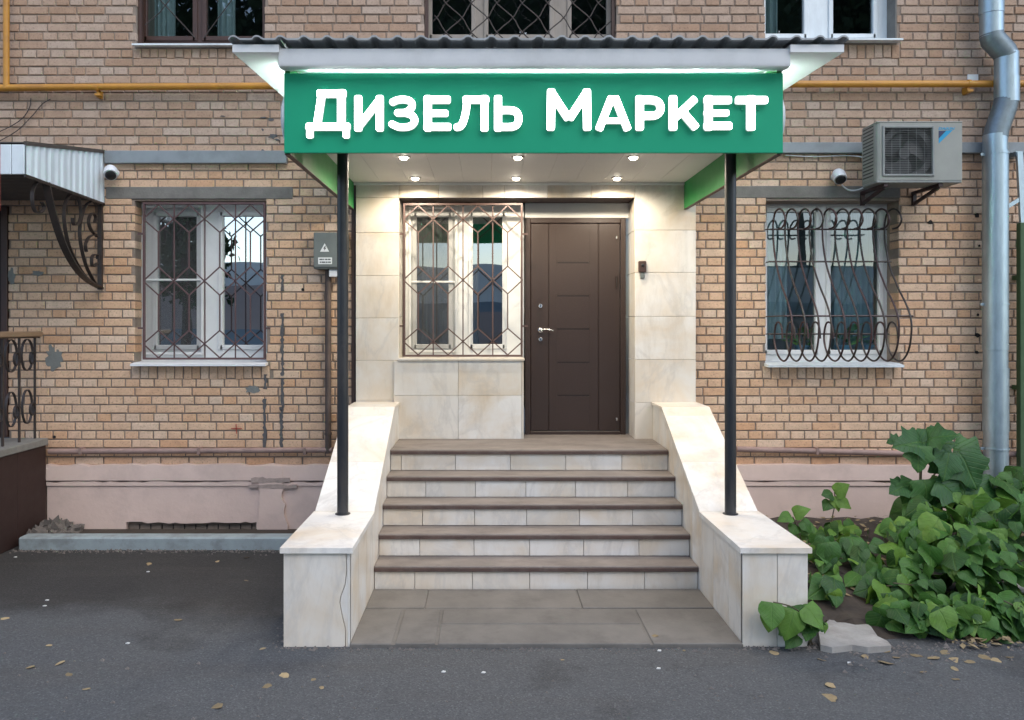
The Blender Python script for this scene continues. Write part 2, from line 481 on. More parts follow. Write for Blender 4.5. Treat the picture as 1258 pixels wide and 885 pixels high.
M['dark'] = surf('dark_room', (0.06,0.07,0.073), (0.045,0.055,0.058), 3, 0.9)
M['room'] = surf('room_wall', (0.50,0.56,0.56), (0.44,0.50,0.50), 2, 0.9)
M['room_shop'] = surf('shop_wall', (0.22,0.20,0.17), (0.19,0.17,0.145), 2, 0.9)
M['curtain'] = surf('net_curtain', (0.50,0.55,0.56), (0.40,0.44,0.45), 10, 0.9, stretch=(4,1,0.3))
M['glass'] = glass_mat('window_glass', 0.30)
M['glass_right'] = glass_mat('blue_glass', 0.12, (0.66,0.82,0.85))
M['glass_left'] = glass_mat('bright_glass', 0.60, (0.6,0.66,0.68))
M['glass_up'] = glass_mat('upper_glass', 0.12, (0.5,0.62,0.64))
M['screen'] = None
M['letter'] = emit_mat('lit_letter', (0.97,0.985,1.0), 3.2)
M['letter_side'] = emit_mat('letter_edge_halo', (0.9,1.0,0.97), 0.2)  # faint glow added to the letter sides to imitate a halo
M['disc_plastic'] = surf('side_disc', (0.72,0.76,0.8), (0.68,0.72,0.76), 3, 0.4)
M['strip'] = emit_mat('lit_strip', (0.9,0.96,1.0), 60.0)
M['strip_side'] = emit_mat('lit_side_strip', (0.9,0.96,1.0), 60.0)
M['bulb'] = emit_mat('lit_bulb', (1.0,0.90,0.74), 9.0)
M['leaf'] = leaf_mat('leaf_green', (0.024,0.080,0.016), (0.060,0.170,0.026), (0.155,0.285,0.040))
M['leaf_big'] = leaf_mat('leaf_dark', (0.028,0.098,0.026), (0.036,0.118,0.03), (0.05,0.145,0.032))
M['stem'] = surf('stem', (0.085,0.075,0.035), (0.06,0.045,0.026), 20, 0.7)
M['dryleaf'] = surf('dry_leaf', (0.33,0.25,0.135), (0.22,0.16,0.085), 30, 0.8, vary=0.7)
M['litter'] = surf('white_litter', (0.7,0.7,0.68), (0.6,0.6,0.58), 30, 0.7)
M['stone'] = surf('rubble_stone', (0.20,0.175,0.155), (0.12,0.105,0.095), 20, 0.95, bump=0.6, vary=0.5)
M['tar'] = surf('tar', (0.075,0.075,0.08), (0.12,0.115,0.115), 40, 0.9)
M['patch'] = surf('mortar_patch', (0.20,0.21,0.20), (0.155,0.162,0.155), 10, 0.95, bump=0.5)
M['holes'] = surf('drill_hole', (0.012,0.011,0.01), (0.016,0.014,0.013), 20, 0.95)
M['red'] = surf('red_mark', (0.40,0.07,0.05), (0.33,0.07,0.05), 20, 0.8)
M['foliage'] = surf('tree_foliage', (0.05,0.085,0.03), (0.035,0.062,0.024), 0.8, 0.7, vary=0.2)
M['bark'] = surf('bark', (0.09,0.07,0.055), (0.06,0.048,0.038), 5, 0.9)
M['facade'] = surf('pale_facade', (0.80,0.78,0.75), (0.76,0.74,0.71), 1, 0.9)
M['facade_pink'] = surf('pink_facade', (0.48,0.37,0.34), (0.43,0.33,0.30), 1, 0.9)
M['shutter'] = surf('blue_grey_gate', (0.24,0.29,0.34), (0.21,0.255,0.30), 1, 0.7)
M['greenpost'] = surf('green_post', (0.040,0.085,0.03), (0.055,0.105,0.042), 6, 0.6)
M['pot'] = surf('blue_pot', (0.12,0.23,0.34), (0.10,0.20,0.30), 6, 0.5)
M['houseplant'] = leaf_mat('house_leaf', (0.03,0.09,0.07), (0.04,0.11,0.09), (0.06,0.15,0.12))

def screen_mat():
    m = bpy.data.materials.new('insect_screen'); m.use_nodes = True
    t = m.node_tree; n = t.nodes; b = n['Principled BSDF']
    b.inputs['Base Color'].default_value = (0.12,0.125,0.125,1); b.inputs['Roughness'].default_value = 0.9
    tr = n.new('ShaderNodeBsdfTransparent'); mx = n.new('ShaderNodeMixShader'); mx.inputs[0].default_value = 0.27
    t.links.new(tr.outputs[0], mx.inputs[1]); t.links.new(b.outputs[0], mx.inputs[2]); t.links.new(mx.outputs[0], n['Material Output'].inputs[0])
    return m
M['screen'] = screen_mat()

# ------------------------------------------------------------------ ground
structure('ground', MB().add([(-150,-150,0),(150,-150,0),(150,150,0),(-150,150,0)], [(0,1,2,3)]), M['asphalt'])
# entrance path between the two stair cheeks: slabs over a thin bed
CXL, CXR = -0.811, 1.4885               # inner faces of the stair cheeks
path = structure('path', MB().box(CXL, CXR, -2.60, -1.64, -0.05, 0.018), M['slab'])
def slab(x0, x1, y0, y1, m='slab'):
    return obj('paving_slab', MB().cbox(x0 + .002, x1 - .002, y0 + .002, y1 - .002, -0.02, 0.026 + random.uniform(-.003, .002), 0.004), M[m], path)
slab(CXL, -0.42, -2.02, -1.65); slab(-0.42, 0.62, -2.02, -1.65); slab(0.62, CXR, -2.02, -1.65)
slab(CXL, -0.565, -2.6, -2.04); slab(-0.548, -0.31, -2.6, -2.04)
slab(-0.297, 0.95, -2.6, -2.30); slab(-0.297, 0.95, -2.286, -2.035); slab(0.962, CXR, -2.6, -2.035)

# ------------------------------------------------------------------ the brick building
bld = thing('brick_building', 'brick apartment building ground floor with pink plinth, barred windows and marble entrance', 'building', (0, 0, 0))
YM = -0.09                               # face of the marble
YD = 0.20                                # plane of door and shop window
PX0, PX1 = XX(437, YM), XX(855, YM)
OX0, OX1 = XX(490, YM), XX(780, YM)
OZ1 = ZZ(243, YM)
LAND = 0.858
CEIL = ZZ(225, YM)
SILL = ZZ(440, YM)
WZ0 = 0.60                               # top of plinth
class Op: pass
openings = []                            # x0, x1, z0, z1 in the brick plane
LW = (-3.243, -2.037, 1.541, 3.026)
RW = (2.545, 3.761, 1.541, 3.026)
UL = (XX(167,0), XX(325,0), ZZ(56,0), 5.95)
UC = (XX(521,0), XX(757,0), ZZ(56,0), 5.95)
UR = (XX(940,0), XX(1102,0), ZZ(51,0), 5.95)
PORT = (PX0 + .03, PX1 - .03, -1, 3.30)
SD = (-6.2, XX(10,0), -1, ZZ(253,0))
LIN_L = (XX(130,0), XX(360,0), ZZ(244,0), ZZ(230,0))
LIN_R = (XX(858,0), XX(1106,0), ZZ(243,0), ZZ(229,0))
cuts = [LW, RW, UL, UC, UR, PORT, SD, LIN_L, LIN_R]
holes = [LW, RW, UL, UC, UR, PORT, SD]
X0W, X1W, Z1W = -5.6, 6.2, 5.35

# mortar body with the openings left out
def slab_with_holes(mb, X0, X1, Z0, Z1, hs, y0, y1):
    xs = sorted({X0, X1, *[min(max(h[i], X0), X1) for h in hs for i in (0, 1)]})
    zs = sorted({Z0, Z1, *[min(max(h[i], Z0), Z1) for h in hs for i in (2, 3)]})
    for a, b in zip(xs, xs[1:]):
        run = None
        for c, d in zip(zs, zs[1:]):
            mx, mz = (a+b)/2, (c+d)/2
            inside = any(h[0] < mx < h[1] and h[2] < mz < h[3] for h in hs)
            if inside:
                if run: mb.box(a, b, y0, y1, run[0], run[1]); run = None
            else: run = (run[0], d) if run else (c, d)
        if run: mb.box(a, b, y0, y1, run[0], run[1])
    return mb
obj('wall', slab_with_holes(MB(), -9, 9.5, 0.0, 9.0, [(h[0]-.005, h[1]+.005, h[2]-.004, h[3]+.004) for h in holes], 0.010, 0.42), M['mortar'], bld, fix=False)

# bricks in English bond
COURSE, BH = 0.0795, 0.0662
def brick_mesh(mb, x0, x1, z0, z1, depth, tilt=0.0, y=0.0):
    c = 0.004
    j = [random.uniform(-.0012, .0012) for _ in range(4)]
    f = [(x0+c, y+j[0]+tilt, z0+c), (x1-c, y+j[1], z0+c), (x1-c, y+j[2], z1-c), (x0+c, y+j[3]+tilt, z1-c)]
    e = [(x0, y+.005, z0), (x1, y+.005, z0), (x1, y+.005, z1), (x0, y+.005, z1)]
    b = [(x0, depth, z0), (x1, depth, z0), (x1, depth, z1), (x0, depth, z1)]
    mb.add(f + e + b, [(0,1,2,3)] + [(4+i, 4+(i+1)%4, (i+1)%4, i) for i in range(4)] + [(8+i, 8+(i+1)%4, 4+(i+1)%4, 4+i) for i in range(4)])
singles, mass = [], []                   # (x0, x1, z0, z1, depth)
nc = int((Z1W - WZ0) / COURSE)
for i in range(nc):
    z0 = WZ0 + 0.006 + i * COURSE; z1 = z0 + BH
    header = i % 2 == 1
    w = 0.130 if header else 0.260
    x = X0W - random.uniform(0, .02) + (0.065 if header else 0.0) + 0.02*math.sin(i*1.7)
    zc = (z0 + z1) / 2
    while x < X1W:
        bw = w + random.uniform(-.004, .004)
        a, b = x + 0.0068, x + bw - 0.0068
        x += bw
        segs = [(a, b, False)]
        for h in cuts:
            if not (h[2] < zc < h[3]): continue
            ns = []
            for (p, q, e) in segs:
                if q <= h[0] or p >= h[1]: ns.append((p, q, e)); continue
                if p < h[0]: ns.append((p, h[0], True))
                if q > h[1]: ns.append((h[1], q, True))
            segs = ns
        for (p, q, e) in segs:
            if q - p < 0.025: continue
            near = any(h[2]-.02 < zc < h[3]+.02 and (abs(p-h[0]) < .14 or abs(q-h[1]) < .14 or abs(p-h[1]) < .14 or abs(q-h[0]) < .14) for h in holes) and e
            d = 0.16 if e and near else 0.03
            # which the picture shows whole
            full = (not header) and (q - p) > 0.24 and not e
            pxc, pyc = VX + (p+q)/2*134, VY - (zc-CH)*134
            vis = (15 < pxc < 405 or 925 < pxc < 1245) and 20 < pyc < 565 and not (pxc < 130 and 175 < pyc < 355) and not (pxc < 75 and pyc > 400) and not (1060 < pxc and 145 < pyc < 235) and not (1075 < pxc and pyc > 520) and not (pxc > 1195)
            (singles if full and vis else mass).append((p, q, z0, z1, d))
# soldier rows under the sills
for (h, n, zt) in ((LW, 13, LW[2] - .035), (RW, 13, RW[2] - .035), (UL, 13, UL[2] - .03), (UR, 13, UR[2] - .03)):
    pass
singles.sort(key=lambda t: abs((t[2]+t[3])/2 - 1.9))
sill_rows = []
for h in (LW, RW, UL, UR):
    zt = h[2] - 0.03; zb = WZ0 + .001 + COURSE*math.floor((zt - .065 - WZ0)/COURSE)
    sill_rows.append((h[0]-.03, h[1]+.03, zb, zt))
def in_row(t):
    zc = (t[2]+t[3])/2
    return any(r[2] < zc < r[3]+.02 and t[1] > r[0] and t[0] < r[1] for r in sill_rows)
def cut_row(lst):
    out = []
    for t in lst:
        if not in_row(t): out.append(t); continue
        for r in sill_rows:
            zc = (t[2]+t[3])/2
            if r[2] < zc < r[3]+.02 and t[1] > r[0] and t[0] < r[1]:
                if t[0] < r[0] - .03: out.append((t[0], r[0]-.006, *t[2:4], .03))
                if t[1] > r[1] + .03: out.append((r[1]+.006, t[1], *t[2:4], .03))
    return out
extra = cut_row([t for t in singles if in_row(t)])
singles = [t for t in singles if not in_row(t)]
mass = cut_row(mass) + extra
for r in sill_rows:
    n = round((r[1]-r[0]) / 0.079)
    w = (r[1]-r[0]) / n
    for k in range(n):
        a = r[0] + k*w + random.uniform(-.003, .003)
        mass.append((a+.005, a+w-.005, r[2]+random.uniform(-.008, .006), r[3]-.004, 0.05))
N_SINGLE = 290
mass += singles[N_SINGLE:]
singles = singles[:N_SINGLE]
variants = []
for k in range(8):
    mb = MB(); brick_mesh(mb, -0.1245, 0.1245, 0, BH, 0.03, random.uniform(-.001, .0015))
    variants.append(mb.mesh('brick', M['brick'], fix=False))
for (p, q, z0, z1, d) in singles:
    inst('brick', random.choice(variants), bld, ((p+q)/2, random.uniform(-.002, .001), z0), (0, random.uniform(-.004, .004), 0), ((q-p)/0.249, 1, 1))
mb = MB(); fr = []
for (p, q, z0, z1, d) in mass:
    n0 = len(mb.f); brick_mesh(mb, p, q, z0, z1, d, random.uniform(-.001, .0015), random.uniform(-.002, .001))
    fr += [random.random()] * (len(mb.f) - n0)
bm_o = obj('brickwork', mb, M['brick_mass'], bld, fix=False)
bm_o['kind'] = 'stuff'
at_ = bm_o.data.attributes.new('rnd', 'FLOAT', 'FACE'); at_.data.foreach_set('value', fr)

# concrete lintels
for Lr in (LIN_L, LIN_R):
    obj('lintel', MB().cbox(Lr[0], Lr[1], -0.004, 0.2, Lr[2]-.006, Lr[3]+.004, .006), M['concrete'], bld)

# plinth: ledge, groove band, lower face
def plinth(x0, x1, vent=None):
    pf = part('plinth', bld, (x0, 0, 0))
    rag = lambda a, b, z, n: [(a + (b-a)*k/n, z + random.uniform(-.012, .008)) for k in range(n+1)]
    def ragbox(name, a, b, zb, zt, y, m='plaster', n=30, ragb=False):
        top = rag(a, b, zt, n); bot = rag(a, b, zb, n) if ragb else [(a, zb), (b, zb)]
        mb_ = MB(); mb_.prism(bot + top[::-1], 'y', y, 0.06)
        return obj(name, mb_, M[m], pf)
    ragbox('ledge', x0, x1, 0.475, 0.615, -0.065)
    ragbox('band', x0, x1, 0.425, 0.463, -0.058, n=40)
    obj('groove', MB().box(x0, x1, -0.035, .06, 0.462, 0.476), M['plaster_broken'], pf)
    if vent:
        a, b, zt = vent
        ragbox('face', x0, a, -0.1, 0.424, -0.045, n=2); ragbox('face', b, x1, -0.1, 0.424, -0.045, n=2)
        top = [(a, 0.424), (b, 0.424)]; bot = rag(a, b, zt, 24)
        obj('face', MB().prism(bot + top[::-1], 'y', -0.045, .06), M['plaster'], pf)
    else:
        ragbox('face', x0, x1, -0.1, 0.424, -0.045, n=2)
    return pf
pl = plinth(-4.02, -1.10, (XX(155,-.045), XX(315,-.045), ZZ(642,-.045)))
# crumbled plaster where two pipes once ran
for (xa, xb) in ((XX(322,-.06), XX(346,-.06)),):
    pts = []
    for k in range(13):
        z = 0.01 + k*0.05; pts.append((xa + random.uniform(-.03,.02) - .04*(1-k/12), z))
    for k in range(12, -1, -1):
        z = 0.01 + k*0.05; pts.append((xb + random.uniform(-.02,.03) + .04*(1-k/12), z))
    obj('scar', MB().prism(pts, 'y', -0.071, 0.0), M['plaster'], pl)
    for (za, zb, xw) in ((0.46, 0.50, .16), (0.41, 0.432, .2)):
        pts = [(xa - xw*.6 + xw*2.2*k/10, zb + random.uniform(-.006,.012)) for k in range(11)] + [(xa - xw*.6 + xw*2.2*k/10, za + random.uniform(-.012,.006)) for k in range(10, -1, -1)]
        obj('crack', MB().prism(pts, 'y', -0.0745, -0.05), M['plaster_broken'], pl)
plinth(1.80, 9.0)
plinth(-9.0, -4.06)
vg = part('vent', bld, (XX(155,0), 0, 0))
obj('duct', MB().box(XX(150,0), XX(320,0), .10, .12, -0.1, .1), M['dark'], vg)
for k in range(12):
    x = XX(157,0) + k*0.103
    obj('bar', MB().box(x, x+.008, .0, .008, -0.1, 0.06), M['iron'], vg)

# window builder ------------------------------------------------------------------
def window(x0, x1, z0, z1, y, panes, m='upvc', glass='glass', label=None, room='dark', depth=1.2, net=None, reveal=None, dividers=None):
    """panes: list of (xa, xb, za, zb) holes through the frame at plane y"""
    w = part('window', bld, ((x0+x1)/2, y, z0))
    if label: w['label'] = label
    obj('frame', slab_with_holes(MB(), x0, x1, z0, z1, panes, y, y+.07), M[m], w, fix=False)
    for (a, b, c, d) in panes:
        e = 0.018
        mb_ = MB()
        for (q0, q1, r0, r1) in ((a, a+e, c, d), (b-e, b, c, d), (a+e, b-e, c, c+e), (a+e, b-e, d-e, d)):
            mb_.cbox(q0-.012, q1+.012, y-.014, y+.03, r0-.012, r1+.012, .004)
        obj('sash', mb_, M[m], w)
        obj('pane', MB().add([(a,y+.02,c),(b,y+.02,c),(b,y+.02,d),(a,y+.02,d)], [(0,1,2,3)]), M[glass], w, fix=False)
    # the room behind the glass
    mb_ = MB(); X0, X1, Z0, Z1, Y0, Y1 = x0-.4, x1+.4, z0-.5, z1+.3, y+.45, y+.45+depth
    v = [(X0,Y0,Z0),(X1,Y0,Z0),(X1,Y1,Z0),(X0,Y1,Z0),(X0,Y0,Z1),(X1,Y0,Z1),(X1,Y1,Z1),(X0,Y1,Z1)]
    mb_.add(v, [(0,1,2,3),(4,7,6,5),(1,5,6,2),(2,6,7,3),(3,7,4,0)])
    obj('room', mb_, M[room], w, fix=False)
    return w
def zigpanes(lst, y): return [(XX(a,y), XX(b,y), ZZ(d,y), ZZ(c,y)) for (a, b, c, d) in lst]
def curtain(w, xa, xb, za, zb, y, waves=9, m='curtain', amp=0.02):
    n = waves*6; vs_, fs_ = [], []
    for k in range(n+1):
        x = xa + (xb-xa)*k/n; yy = y + amp*math.sin(k/n*waves*2*math.pi) + .006*math.sin(k*1.9)
        vs_ += [(x, yy, za), (x, yy, zb)]
    for k in range(n): fs_.append((2*k, 2*k+2, 2*k+3, 2*k+1))
    return obj('curtain', MB().add(vs_, fs_), M[m], w, fix=False)
def net(w, px0, px1, py0, py1, bar_y, y):
    f = MB(); a, b, c, d = XX(px0,y), XX(px1,y), ZZ(py1,y), ZZ(py0,y); t = .022
    f.cbox(a, a+t, y-.012, y, c, d, .003); f.cbox(b-t, b, y-.012, y, c, d, .003); f.cbox(a+t, b-t, y-.012, y, d-t, d, .003); f.cbox(a+t, b-t, y-.012, y, c, c+t, .003)
    zb = ZZ(bar_y, y); f.cbox(a+t, b-t, y-.0125, y-.001, zb-.009, zb+.009, .003)
    obj('screen_frame', f, M['upvc'], w)
    obj('insect_screen', MB().add([(a+t,y-.006,c+t),(b-t,y-.006,c+t),(b-t,y-.006,d-t),(a+t,y-.006,d-t)], [(0,1,2,3)]), M['screen'], w, fix=False)

# left window
yl = 0.15
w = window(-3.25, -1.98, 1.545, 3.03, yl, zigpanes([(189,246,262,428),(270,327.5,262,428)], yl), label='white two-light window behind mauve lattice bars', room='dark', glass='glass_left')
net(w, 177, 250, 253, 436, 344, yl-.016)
obj('sill', MB().prism([(-.085,1.515),(-.085,1.535),(0.0,1.545),(.15,1.552),(.15,1.532),(-.07,1.515)], 'x', XX(160,-.08), XX(326,-.08)), M['white'], w)
# right window
yr = 0.22
w = window(2.53, 3.775, 1.545, 3.03, yr, [(2.60, XX(1005,yr), ZZ(434,yr), ZZ(257,yr)), (XX(1016,yr), XX(1083,yr), ZZ(434,yr), ZZ(257,yr))], label='grey framed window behind the bulging scrolled grille', room='room', glass='glass_right')
curtain(w, 2.5, 2.95, 1.75, 3.0, .56, 8)
curtain(w, 3.42, 3.8, 1.55, 3.0, .56, 7)
obj('sill', MB().prism([(-.10,1.505),(-.10,1.525),(0.0,1.54),(.22,1.549),(.22,1.53),(-.085,1.505)], 'x', XX(944,-.1), XX(1111,-.1)), M['sheet'], w)
# shop window
w = window(-0.80, 0.335, SILL-.03, OZ1-.02, YD, zigpanes([(508,555,263,427),(577,621,263,427)], YD), label='white shop window beside the brown door, under the canopy', room='room_shop', depth=2.0)
net(w, 502, 562, 254, 433, 346.5, YD-.016)
curtain(w, -0.75, -0.1, SILL-.1, OZ1, .62, 6, 'room_shop', .03)
# upper windows
yu = 0.16
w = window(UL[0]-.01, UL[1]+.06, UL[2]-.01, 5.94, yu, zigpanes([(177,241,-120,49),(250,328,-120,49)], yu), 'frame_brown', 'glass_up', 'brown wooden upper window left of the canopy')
curtain(w, UL[0], UL[0]+.2, UL[2], 5.9, .4, 4); curtain(w, -2.62, -2.45, UL[2], 5.9, .4, 3)
obj('sill', MB().prism([(-.07,UL[2]-.022),(-.07,UL[2]-.006),(.15,UL[2]+.012),(.15,UL[2]-.004)], 'x', XX(163,-.05), XX(330,-.05)), M['sheet'], w)
w = window(UC[0]-.01, UC[1]+.01, UC[2]-.01, 5.94, yu, zigpanes([(527,583,-120,47),(596,679,-120,47),(698,749,-120,47)], yu), 'frame_beige', 'glass_up', 'old wooden upper window above the green sign')
obj('sill', MB().prism([(-.07,UC[2]-.022),(-.07,UC[2]-.006),(.15,UC[2]+.012),(.15,UC[2]-.004)], 'x', XX(517,-.05), XX(761,-.05)), M['sheet'], w)
w = window(UR[0]-.06, UR[1]+.01, UR[2]-.01, 5.94, yu, zigpanes([(936,991,-120,46),(1019,1076,-120,46)], yu), 'sheet', 'glass_up', 'white plastic upper window on the right')
curtain(w, 2.55, 2.8, UR[2], 5.9, .4, 4)
obj('sill', MB().prism([(-.09,UR[2]-.02),(-.09,UR[2]-.004),(.15,UR[2]+.012),(.15,UR[2]-.004)], 'x', XX(936,-.05), XX(1107,-.05)), M['sheet'], w)
# lighter plaster on the right reveal
obj('reveal', MB().box(UR[1]-.012, UR[1]+.0, .004, yu, UR[2]+.012, 5.9), M['concrete'], w)

# marble portal: every slab its own piece -------------------------------------------
def mslab(x0, x1, z0, z1, y0=YM, y1=YM+.03, m='marble', parent=bld, name='marble_slab', c=.0025):
    g = .0012
    return obj(name, MB().cbox(x0+g, x1-g, y0, y1, z0+g, z1-g, c), M[m], parent)
# backing masonry of the portal
obj('portal_core', slab_with_holes(MB(), PX0+.004, PX1-.004, 0.3, 3.29, [(OX0-.03, OX1+.03, LAND-.2, OZ1+.03)], YM+.02, .44), M['mortar'], bld, fix=False)
zj = [ZZ(y, YM) for y in (492, 443, 391, 339, 286)]
lz = [LAND - .05] + zj + [OZ1, 3.29]
for a, b in zip(lz, lz[1:]): mslab(PX0, OX0, a, b)
rz = [LAND - .05] + [ZZ(y, YM) for y in (495, 442, 389, 335, 283)] + [3.29]
for a, b in zip(rz, rz[1:]): mslab(OX1, PX1, a, b)
hx = [OX0] + [XX(x, YM) for x in (539, 593, 620, 673, 726)] + [OX1]
for a, b in zip(hx, hx[1:]): mslab(a, b, OZ1, 3.29)
# reveals of the recess
for a, b in zip(rz, rz[1:]):
    b = min(b, OZ1)
    mslab(OX1, OX1+.03, a, b, YM+.03, .40); mslab(OX0-.03, OX0, a, b, YM+.03, .40)
obj('soffit', MB().cbox(OX0, OX1, YM+.031, .40, OZ1, OZ1+.03), M['frame_brown'], bld)
# parapet below the shop window
PAX0, PAX1 = XX(484, -.11), XX(643.5, -.11)
obj('parapet_core', MB().box(OX0, PAX1-.03, -.085, .26, LAND-.05, SILL-.03), M['mortar'], bld)
pzm = ZZ(486, -.11); pxm = XX(563, -.11)
for (a, b, c, d) in ((PAX0, pxm, LAND, pzm), (pxm, PAX1-.018, LAND, pzm), (PAX0, pxm, pzm, SILL-.024), (pxm, PAX1-.018, pzm, SILL-.024)):
    mslab(a, b, c, d, -.115, -.085)
mslab(PAX1-.018, PAX1, LAND, SILL-.024, -.119, .2)
obj('window_ledge', MB().cbox(XX(489,-.13), XX(644.5,-.13), -.132, .2, SILL-.024, SILL, .004), M['marble'], bld)
obj('dark_strip', MB().cbox(PX0-.05, PX0-.012, -.03, .02, 1.15, 3.2), M['frame_brown'], bld)  # narrow dark brown strip up the portal's left edge

# door -------------------------------------------------------------------------------
DX0, DX1 = XX(645, YD), XX(768.5, YD)
DZ1 = ZZ(268, YD)
door = part('door', bld, ((DX0+DX1)/2, YD, LAND))
ft = .05
f = MB()
f.cbox(DX0, DX0+ft, YD-.02, YD+.08, LAND, DZ1, .004); f.cbox(DX1-ft, DX1, YD-.02, YD+.08, LAND, DZ1, .004)
f.cbox(DX0+ft, DX1-ft, YD-.02, YD+.08, DZ1-ft, DZ1, .004); f.cbox(DX0+ft, DX1-ft, YD-.02, YD+.08, LAND, LAND+.03, .004)
obj('door_frame', f, M['door'], door)
# leaf with pressed grooves: boards leave narrow gaps
lx0, lx1, lz0, lz1 = DX0+ft+.004, DX1-ft-.004, LAND+.034, DZ1-ft-.004
gx0, gx1 = XX(674, YD), XX(735, YD)
sx0, sx1 = XX(684, YD), XX(724, YD)
gz = [ZZ(y, YD) for y in (486, 445.5, 404.5, 363.8, 323)]
yb = YD - .008
leafm = MB()
leafm.box(lx0, lx1, YD, YD+.05, lz0, lz1)
obj('leaf', leafm, M['door'], door)
pan = MB()
pan.cbox(lx0, gx0-.003, yb, YD+.01, lz0, lz1, .004); pan.cbox(gx1+.003, lx1, yb, YD+.01, lz0, lz1, .004)
pan.cbox(gx0+.003, sx0, yb, YD+.01, lz0, lz1, .003) ; pan.cbox(sx1, gx1-.003, yb, YD+.01, lz0, lz1, .003)
edges = [lz0] + gz + [lz1]
for a, b in zip(edges, edges[1:]):
    pan.box(sx0-.004, sx1+.004, yb+.0008, YD+.01, a + (.006 if a != lz0 else .003), b - (.006 if b != lz1 else .003))
obj('panel', pan, M['door'], door)
for z in gz: obj('groove', MB().box(sx0+.006, sx1-.006, yb+.0035, YD+.012, z-.007, z+.007), M['door_dark'], door)
def hx_(px, py, y=YD-.008): return Vector((XX(px,y), y, ZZ(py,y)))
for (px, py) in ((664, 376), (664, 417)):
    p = hx_(px, py)
    obj('lock', MB().lathe([(.020,-.002),(.020,-.008),(.016,-.012)], p, 'y', 16), M['chrome'], door, smooth=True)
    obj('keyhole', MB().box(p.x-.004, p.x+.004, p.y-.0135, p.y-.009, p.z-.011, p.z+.011), M['black'], door)
p = hx_(664, 406)
hd = MB().lathe([(.023,0),(.023,-.008),(.017,-.012),(.009,-.014),(.009,-.045),(.006,-.05)], p, 'y', 16)
hd.tube(crom([p+Vector((0,-.045,0)), p+Vector((.03,-.05,.008)), p+Vector((.075,-.05,.008)), p+Vector((.115,-.046,-.006))]), .0085, 8)
obj('handle', hd, M['chrome'], door, smooth=True)
for py in (292, 347, 515):
    p = hx_(757.5, py, YD-.02)
    L = .055 if py == 347 else .012
    obj('hinge', MB().lathe([(.009,-L),(.009,L)], p + Vector((0,-.006,0)), 'z', 10), M['door_dark'] if py == 347 else M['chrome'], door, smooth=True)
obj('transom', MB().cbox(DX0, OX1, YD+.02, YD+.06, DZ1+.002, OZ1), M['upvc'], bld)
# the neighbouring dark doorway at the left edge
obj('side_door', MB().cbox(-6.2, SD[1]-.005, .04, .1, .85, SD[3]), M['brown'], bld)
obj('side_door_frame', MB().cbox(SD[1]-.06, SD[1]-.004, -.012, .12, .86, SD[3]-.005), M['frame_brown'], bld)

# scars on the brickwork: tar strips, mortar patches, drill holes, paint marks ---------
def blot(name, cx, cz, w_, h_, m, n=12, y=-.006, jag=.35):
    pts = []
    for k in range(n):
        a = 2*math.pi*k/n; r = 1 + random.uniform(-jag, jag)
        pts.append((cx + w_/2*math.cos(a)*r, cz + h_/2*math.sin(a)*r))
    return obj(name, MB().prism(pts, 'y', y, .012), M[m], bld)
for (px, a, b) in ((347, 338, 358), (347, 385, 462), (347, 465, 505), (326, 460, 478), (325, 490, 555), (346, 500, 556)):
    z0, z1 = ZZ(b, 0), ZZ(a, 0); n = max(6, int((z1-z0)/.022)); x = XX(px, 0)
    L_ = [(x - random.uniform(.003,.022), z0+(z1-z0)*k/n) for k in range(n+1)]; R_ = [(x + random.uniform(.003,.022), z0+(z1-z0)*k/n) for k in range(n+1)]
    obj('tar_streak', MB().prism(L_ + R_[::-1], 'y', -.005, .012), M['tar'], bld)
for (px, py, w_, h_) in ((67, 440, .15, .22), (310, 478.5, .13, .075), (14, 340, .06, .14), (46, 336, .1, .05)):
    blot('mortar_patch', XX(px,0), ZZ(py,0), w_, h_, 'patch', 26, y=-.003, jag=.28)
for (px, py, r) in ((1143, 273, .022), (1200, 265, .02), (1201, 412, .022), (1201, 387, .012), (1200, 433, .014), (67, 537, .015), (1203, 302, .011), (372, 356, .012)):
    blot('drill_hole', XX(px,0), ZZ(py,0), r*2, r*2, 'holes', 8, jag=.25)
for (px, py, w_, h_) in ((324, 145, .055, .012), (333, 147, .05, .03), (335, 168, .07, .035), (323, 160, .02, .03), (274, 143, .05, .01), (341, 172, .045, .02), (323, 185, .03, .015)):
    blot('scribble_mark', XX(px,0), ZZ(py,0), w_, h_, 'tar', 9, jag=.5)  # black graffiti scribbles on the bricks
for (a, b) in (((284, 526.5), (297, 526.5)), ((290, 521), (290.5, 533))):
    obj('red_mark', MB().bar([at(*a, -.004), at(*b, -.004)], .008, .004, (0,1,0)), M['red'], bld)

